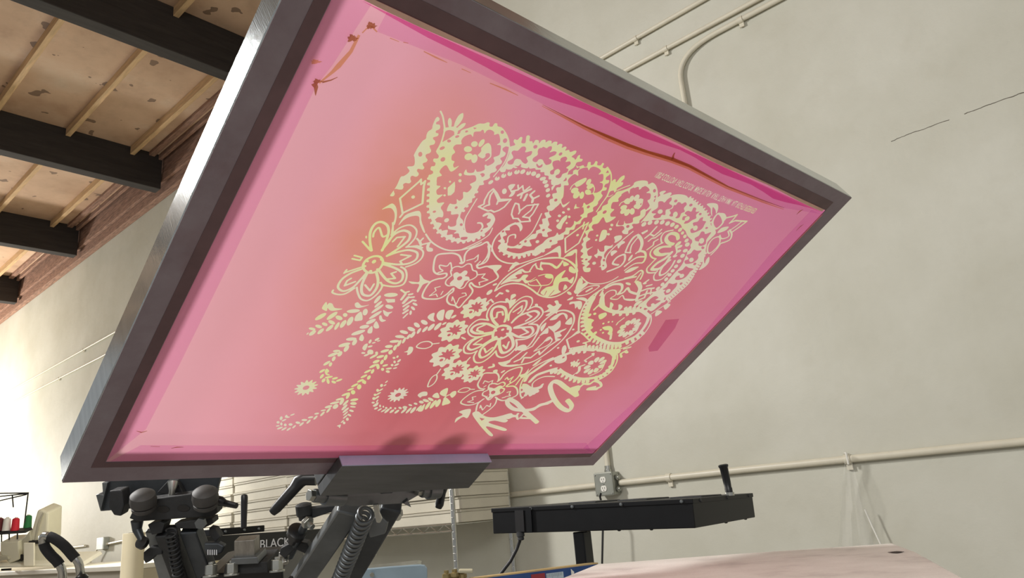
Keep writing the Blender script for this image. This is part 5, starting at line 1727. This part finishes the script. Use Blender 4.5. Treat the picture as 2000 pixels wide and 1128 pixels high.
# ================================================================ WIRE SHELF WITH WHITE CARTONS
SY = 2.57
sh = empty('wire_shelf', on_y(886, 1030, SY), 'chrome wire shelving rack carrying white cartons behind the print heads', 'shelf')
M_chrome = mat('chrome_wire', s(190, 190, 184), .22, .95, var=.08, scale=40)
pe = on_y(886, 1020, SY); sz = on_y(880, 1030, SY).z; xr = pe.x
xl = on_y(376, 1060, SY).x
for x, y in ((xr, SY), (xr, SY - .38), (xl, SY), (xl, SY - .38)):
    pass
for x, y in ((xr, SY - .0), (xl, SY), (xr - .0, SY + .40), (xl, SY + .40)):
    m = MB().cyl((x, y, 0), (x, y, on_y(884, 930, SY).z + .02), .0125, 16)
    for i in range(40):
        z = .06 + i * .033
        m.lathe((x, y, z), (0, 0, 1), [(0, .0125), (.001, .0131), (.003, .0131), (.004, .0125)], 12)
    part(m, 'post', M_chrome, sh, smooth=True)
for zz in (sz, .45):
    m = MB(); m.tube([(xl, SY - .014, zz + .016), (xr, SY - .014, zz + .016)], .004, 8); m.tube([(xl, SY - .014, zz - .016), (xr, SY - .014, zz - .016)], .004, 8)
    n_ = 52; zig = [(xl + (xr - xl) * i / n_, SY - .014, zz + (.015 if i % 2 else -.015)) for i in range(n_ + 1)]
    m.tube(zig, .0028, 6)
    m.tube([(xr, SY, zz + .016), (xr, SY + .40, zz + .016)], .004, 8); m.tube([(xl, SY, zz + .016), (xl, SY + .40, zz + .016)], .004, 8)
    part(m, 'truss_edge', M_chrome, sh, smooth=True)
    m = MB()
    for i in range(40):
        x = xl + (xr - xl) * (i + .5) / 40; m.tube([(x, SY - .014, zz + .018), (x, SY + .40, zz + .018)], .0018, 6)
    part(m, 'wire_deck', M_chrome, sh, smooth=True)
M_cart = mat('whitewashed_board', s(204, 198, 180), .75, var=.08, scale=5, bump=.15)
M_lidm = mat('whitewashed_board_lid', s(190, 184, 166), .75, var=.1, scale=5)
z = sz + .021; cols = [(xl - .02, .0), ]
order = ['lowest', 'second', 'third', 'fourth', 'fifth', 'sixth', 'topmost']
seam1 = on_y(552, 980, SY).x; seam0 = on_y(447, 980, SY).x
spans = [('right stack beside the chrome post', seam1 + .004, xr + .035), ('middle stack between the print heads', seam0 + .004, seam1 - .004), ('left stack seen above the lettered flash dryer', seam0 - .45, seam0 - .004)]
for si, (where, xa_, xb_) in enumerate(spans):
    z = sz + .021
    for kx in range(7):
        hgt = .0635 + random.uniform(-.004, .004); dy = random.uniform(-.012, .008); dx = random.uniform(-.004, .004)
        if si == 0: dy -= .0
        ct = empty('flat_carton', ((xa_ + xb_) / 2, SY - .05, z), '%s flat white carton of the %s' % (order[kx], where), 'carton', 'flat white cartons on the wire shelf')
        m = MB().abox((xa_ + dx, SY + .035 + dy, z), (xb_ + dx - .012, SY + .385, z + hgt - .014)); part(m, 'tray', M_cart, ct, bevel=.003)
        m = MB().abox((xa_ + dx - .003, SY + .030 + dy, z + hgt - .014), (xb_ + dx - .009, SY + .387, z + hgt - .002)); part(m, 'lid', M_lidm, ct, bevel=.002)
        z += hgt

# ================================================================ LEFT BACKGROUND
TB = on_z
# counter with cabinet doors
k0 = at(20, 1104, 7.0)
tab_z = at(60, 1112, 6.8).z
cb = empty('work_counter', (at(120, 1100, 6.9).x, at(120, 1100, 6.9).y, 0), 'cream work counter along the far wall under the embroidery machine', 'counter')
c1 = on_y(236, 1104, 2.15); c0 = Vector((-12.5, 2.15, c1.z))
cz = c1.z; dx_ = Vector((c1.x - c0.x, c1.y - c0.y, 0)).normalized(); dnm = Vector((dx_.y, -dx_.x, 0)); dnm = dnm if dnm.dot(CAM - c0) > 0 else -dnm
c0.z = cz
M_cream_p = mat('cream_laminate', s(222, 216, 196), .5, var=.04, scale=3)
M_tan = mat('tan_cabinet', s(176, 166, 140), .6, var=.06, scale=3)
part(MB().prism([c0, c1, c1 - dnm * .75, c0 - dnm * .75], (0, 0, -.035)), 'worktop', M_cream_p, cb, bevel=.004)
d0, d1 = c0 - dnm * .03, c1 - dnm * .03
part(MB().prism([Vector((p.x, p.y, 0)) for p in (d0, d1, d1 - dnm * .7, d0 - dnm * .7)], (0, 0, cz - .036)), 'cabinet', M_tan, cb)
# embroidery machine
EDP = 6.75
em_ = empty('embroidery_machine', at(60, 1108, EDP), 'cream embroidery machine with a tall slanted head on the far counter', 'machine')
M_mach = mat('cream_machine_shell', s(206, 200, 176), .45, var=.05, scale=5)
M_mach2 = mat('warm_grey_machine_shell', s(176, 170, 148), .45, var=.05, scale=5)
def PE(pts, d, depth, m_, name, bevel=.006): return part(MB().prism([at(x, y, d) for x, y in pts], FV * depth), name, m_, em_, bevel=bevel)
PE(((54, 1062), (72, 997), (78, 994), (94, 1000), (92, 1060), (66, 1062)), EDP, .22, M_mach, 'tall_head', .02)
PE(((66, 1060), (74, 1020), (84, 1000), (86, 1002), (78, 1024), (70, 1060)), EDP - .012, .02, M_mach2, 'head_groove', .002)
PE(((38, 1062), (58, 1035), (62, 1062), (64, 1104), (36, 1104)), EDP - .02, .2, M_mach2, 'arm_column', .01)
PE(((62, 1060), (94, 1058), (96, 1104), (62, 1106)), EDP, .2, M_mach, 'body', .01)
PE(((0, 1058), (36, 1056), (38, 1092), (18, 1100), (0, 1080)), EDP - .06, .2, M_mach, 'sewing_head', .01)
PE(((-30, 1082), (14, 1086), (18, 1092), (-30, 1100)), EDP - .08, .1, M_mach2, 'thread_guide', .004)
PE(((56, 1056), (82, 1055), (82, 1061), (56, 1062)), EDP - .03, .05, M_slot, 'dark_rail', .002)
PE(((-40, 1105), (160, 1098), (165, 1104), (-40, 1110)), EDP - .1, .3, M_cream_p, 'bed', .006)
m = MB().lathe(at(42, 1088, EDP - .03), -FV, [(0, .03), (.012, .03), (.016, .022)], 20); part(m, 'hand_wheel', M_slot, em_, smooth=True)
PE(((46, 1060), (66, 1060), (66, 1105), (46, 1105)), EDP - .14, .02, M_cream_p, 'front_strut', .004)
PE(((2, 1110), (22, 1109), (22, 1113), (2, 1114)), EDP - .105, .004, M_slot, 'name_plate', 0)
# thread rack: wire frame over the cones
tr = empty('thread_rack', at(28, 1042, EDP - .02), 'black wire thread rack standing over the thread cones', 'rack')
mm = MB()
for a, b in (((-30, 963), (56, 962)), ((-30, 972), (54, 963)), ((-30, 984), (52, 965)), ((48, 1020), (55, 962)), ((24, 966), (26, 990)), ((-30, 1040), (50, 1036))):
    mm.tube([at(*a, EDP), at(*b, EDP)], .006, 8)
part(mm, 'wire_frame', M_cast, tr, smooth=True)
part(MB().prism([at(x, y, EDP - .05) for x, y in ((-30, 1040), (48, 1036), (50, 1040), (-30, 1046))], FV * .1), 'cone_tray', M_cast, tr)
mm = MB()
for x in (3, 18, 34): mm.tube([at(x, 1041, EDP), at(x, 1060, EDP)], .006, 8)
part(mm, 'tray_leg', M_cast, tr, smooth=True)
for x, y, c_, nm in ((-2, 1028, s(96, 24, 28), 'dark red'), (12, 1025, s(228, 226, 216), 'white'), (29, 1024, s(200, 30, 48), 'bright red'), (42, 1023, s(40, 120, 64), 'green')):
    p = at(x, 1036, EDP - .015)
    r_ = .036 if nm != 'green' else .022
    r_ = .034
    if nm == 'green': p = p + FV * .08
    t_ = empty('thread_cone', p, '%s thread cone standing on the black wire rack of the embroidery machine' % nm, 'thread cone', 'thread cones on the rack')
    part(MB().lathe(p, (0, 0, 1), [(0, r_), (.10, r_ * .86), (.108, r_ * .7), (.112, r_ * .45)], 22), 'thread', mat(nm.replace(' ', '_') + '_thread', c_, .7, var=.06, scale=30), t_, smooth=True)
    part(MB().lathe(p + Vector((0, 0, .1125)), (0, 0, 1), [(0, r_ * .4), (.008, r_ * .35)], 14), 'core', M_outlet, t_, smooth=True)
# cart handle
ch = empty('cart_handle', at(120, 1125, 2.3), 'bent chrome cart handle with black foam grips at the lower left', 'handle')
for pts in (((84, 1052), (88, 1068), (100, 1084), (112, 1096), (120, 1110), (122, 1128), (122, 1190)), ((90, 1046), (104, 1050), (124, 1064), (142, 1084), (152, 1096), (156, 1110), (157, 1128), (156, 1190))):
    P = [at(x, y, 2.30 + .0 * i) for i, (x, y) in enumerate(pts)]
    P = [Vector(q) for q in np.array(cat(np.array([p[:] for p in P])[:, :], n=5)[:, :])] if False else P
    sm_ = []
    for i in range(len(P) - 1):
        for q in range(6):
            a = P[max(i - 1, 0)]; b = P[i]; c = P[i + 1]; d = P[min(i + 2, len(P) - 1)]; t = q / 6
            sm_.append(.5 * ((2 * b) + (c - a) * t + (2 * a - 5 * b + 4 * c - d) * t * t + (3 * b - a - 3 * c + d) * t ** 3))
    sm_.append(P[-1])
    part(MB().tube(sm_, .0125, 14), 'tube', M_chrome, ch, smooth=True)
    part(MB().tube(sm_[3:22], .0152, 16), 'foam_grip', mat('black_foam', s(30, 30, 31), .8, bump=.2, scale=60), ch, smooth=True)
P = [at(84, 1052, 2.30), at(84, 1048, 2.30), at(87, 1045, 2.30), at(92, 1045.5, 2.30)]
part(MB().tube(P, .0125, 14), 'end_bend', M_chrome, ch, smooth=True)
q = at(160, 1128, 2.28)
part(MB().lathe(q - Vector((0, 0, .012)), (0, 0, 1), [(0, .016), (.016, .018), (.024, .01)], 16), 'knob', M_plastic, ch, smooth=True)
part(MB().prism([at(x, y, 2.3) for x, y in ((116, 1185), (162, 1185), (162, 1215), (116, 1215))], FV * .03), 'cross_plate', M_chrome, ch)
part(MB().cyl(at(140, 1210, 2.31), Vector((at(140, 1210, 2.31).x, at(140, 1210, 2.31).y, 0)), .014), 'upright', M_chrome, ch, smooth=True)
# cream cardboard tube
tu = at(262, 1040, 3.4); td = at(258, 1128, 3.4)
ct_ = empty('cardboard_tube', (tu.x, tu.y, 0), 'cream cardboard roll standing upright left of the dark print head', 'roll')
part(MB().lathe((tu.x, tu.y, 0), (0, 0, 1), [(0, .047), (tu.z - .002, .047), (tu.z, .045)], 32), 'roll', mat('cream_card', s(226, 214, 180), .6, var=.03, scale=6), ct_, smooth=True)
part(MB().cyl((tu.x, tu.y, tu.z), (tu.x, tu.y, tu.z + .002), .024, 20), 'core', M_slot, ct_)
# clear plastic wrap hanging from the conduit
k = NT('clear_plastic_film'); k.b.inputs['Base Color'].default_value = s(236, 236, 230)
k.b.inputs['Roughness'].default_value = .2
tp = k.n('ShaderNodeBsdfTransparent'); mx = k.n('ShaderNodeMixShader', i_0=.16); k.l(tp.outputs[0], mx.inputs[1]); k.l(k.b.outputs[0], mx.inputs[2]); k.l(mx.outputs[0], k.out.inputs['Surface'])
M_film = k.m
fw = empty('plastic_film', on_y(1656, 893, D - .03), 'clear crumpled plastic film hanging from the thick conduit above the platen', 'plastic film')
m = MB(); rows = 14; colsn = 10; vs = []
for i in range(rows + 1):
    t = i / rows
    for jx in range(colsn + 1):
        q = jx / colsn; w_ = 10 + 60 * t
        px = 1654 + 8 * t + (q - .35) * w_; py = 886 + t * 180
        vs.append(on_y(px, py, D - .05 - .012 * math.sin(q * 14 + t * 3) - .01 * math.sin(t * 9 + q * 4)))
m.add(vs, [(i * (colsn + 1) + jx, i * (colsn + 1) + jx + 1, (i + 1) * (colsn + 1) + jx + 1, (i + 1) * (colsn + 1) + jx) for i in range(rows) for jx in range(colsn)])
part(m, 'film', M_film, fw, smooth=True)
part(MB().tube([on_y(1650, 884, D - .01), on_y(1652, 884, D - .034), on_y(1656, 900, D - .036), on_y(1657, 906, D - .034)], .004, 8), 'film_knot', M_outlet, fw, smooth=True)
part(MB().tube([on_y(1689, 994, D - .04), on_y(1703, 1026, D - .04), on_y(1719, 1060, D - .04), on_y(1735, 1095, D - .04)], .0032, 8), 'white_cord', M_outlet, fw, smooth=True)
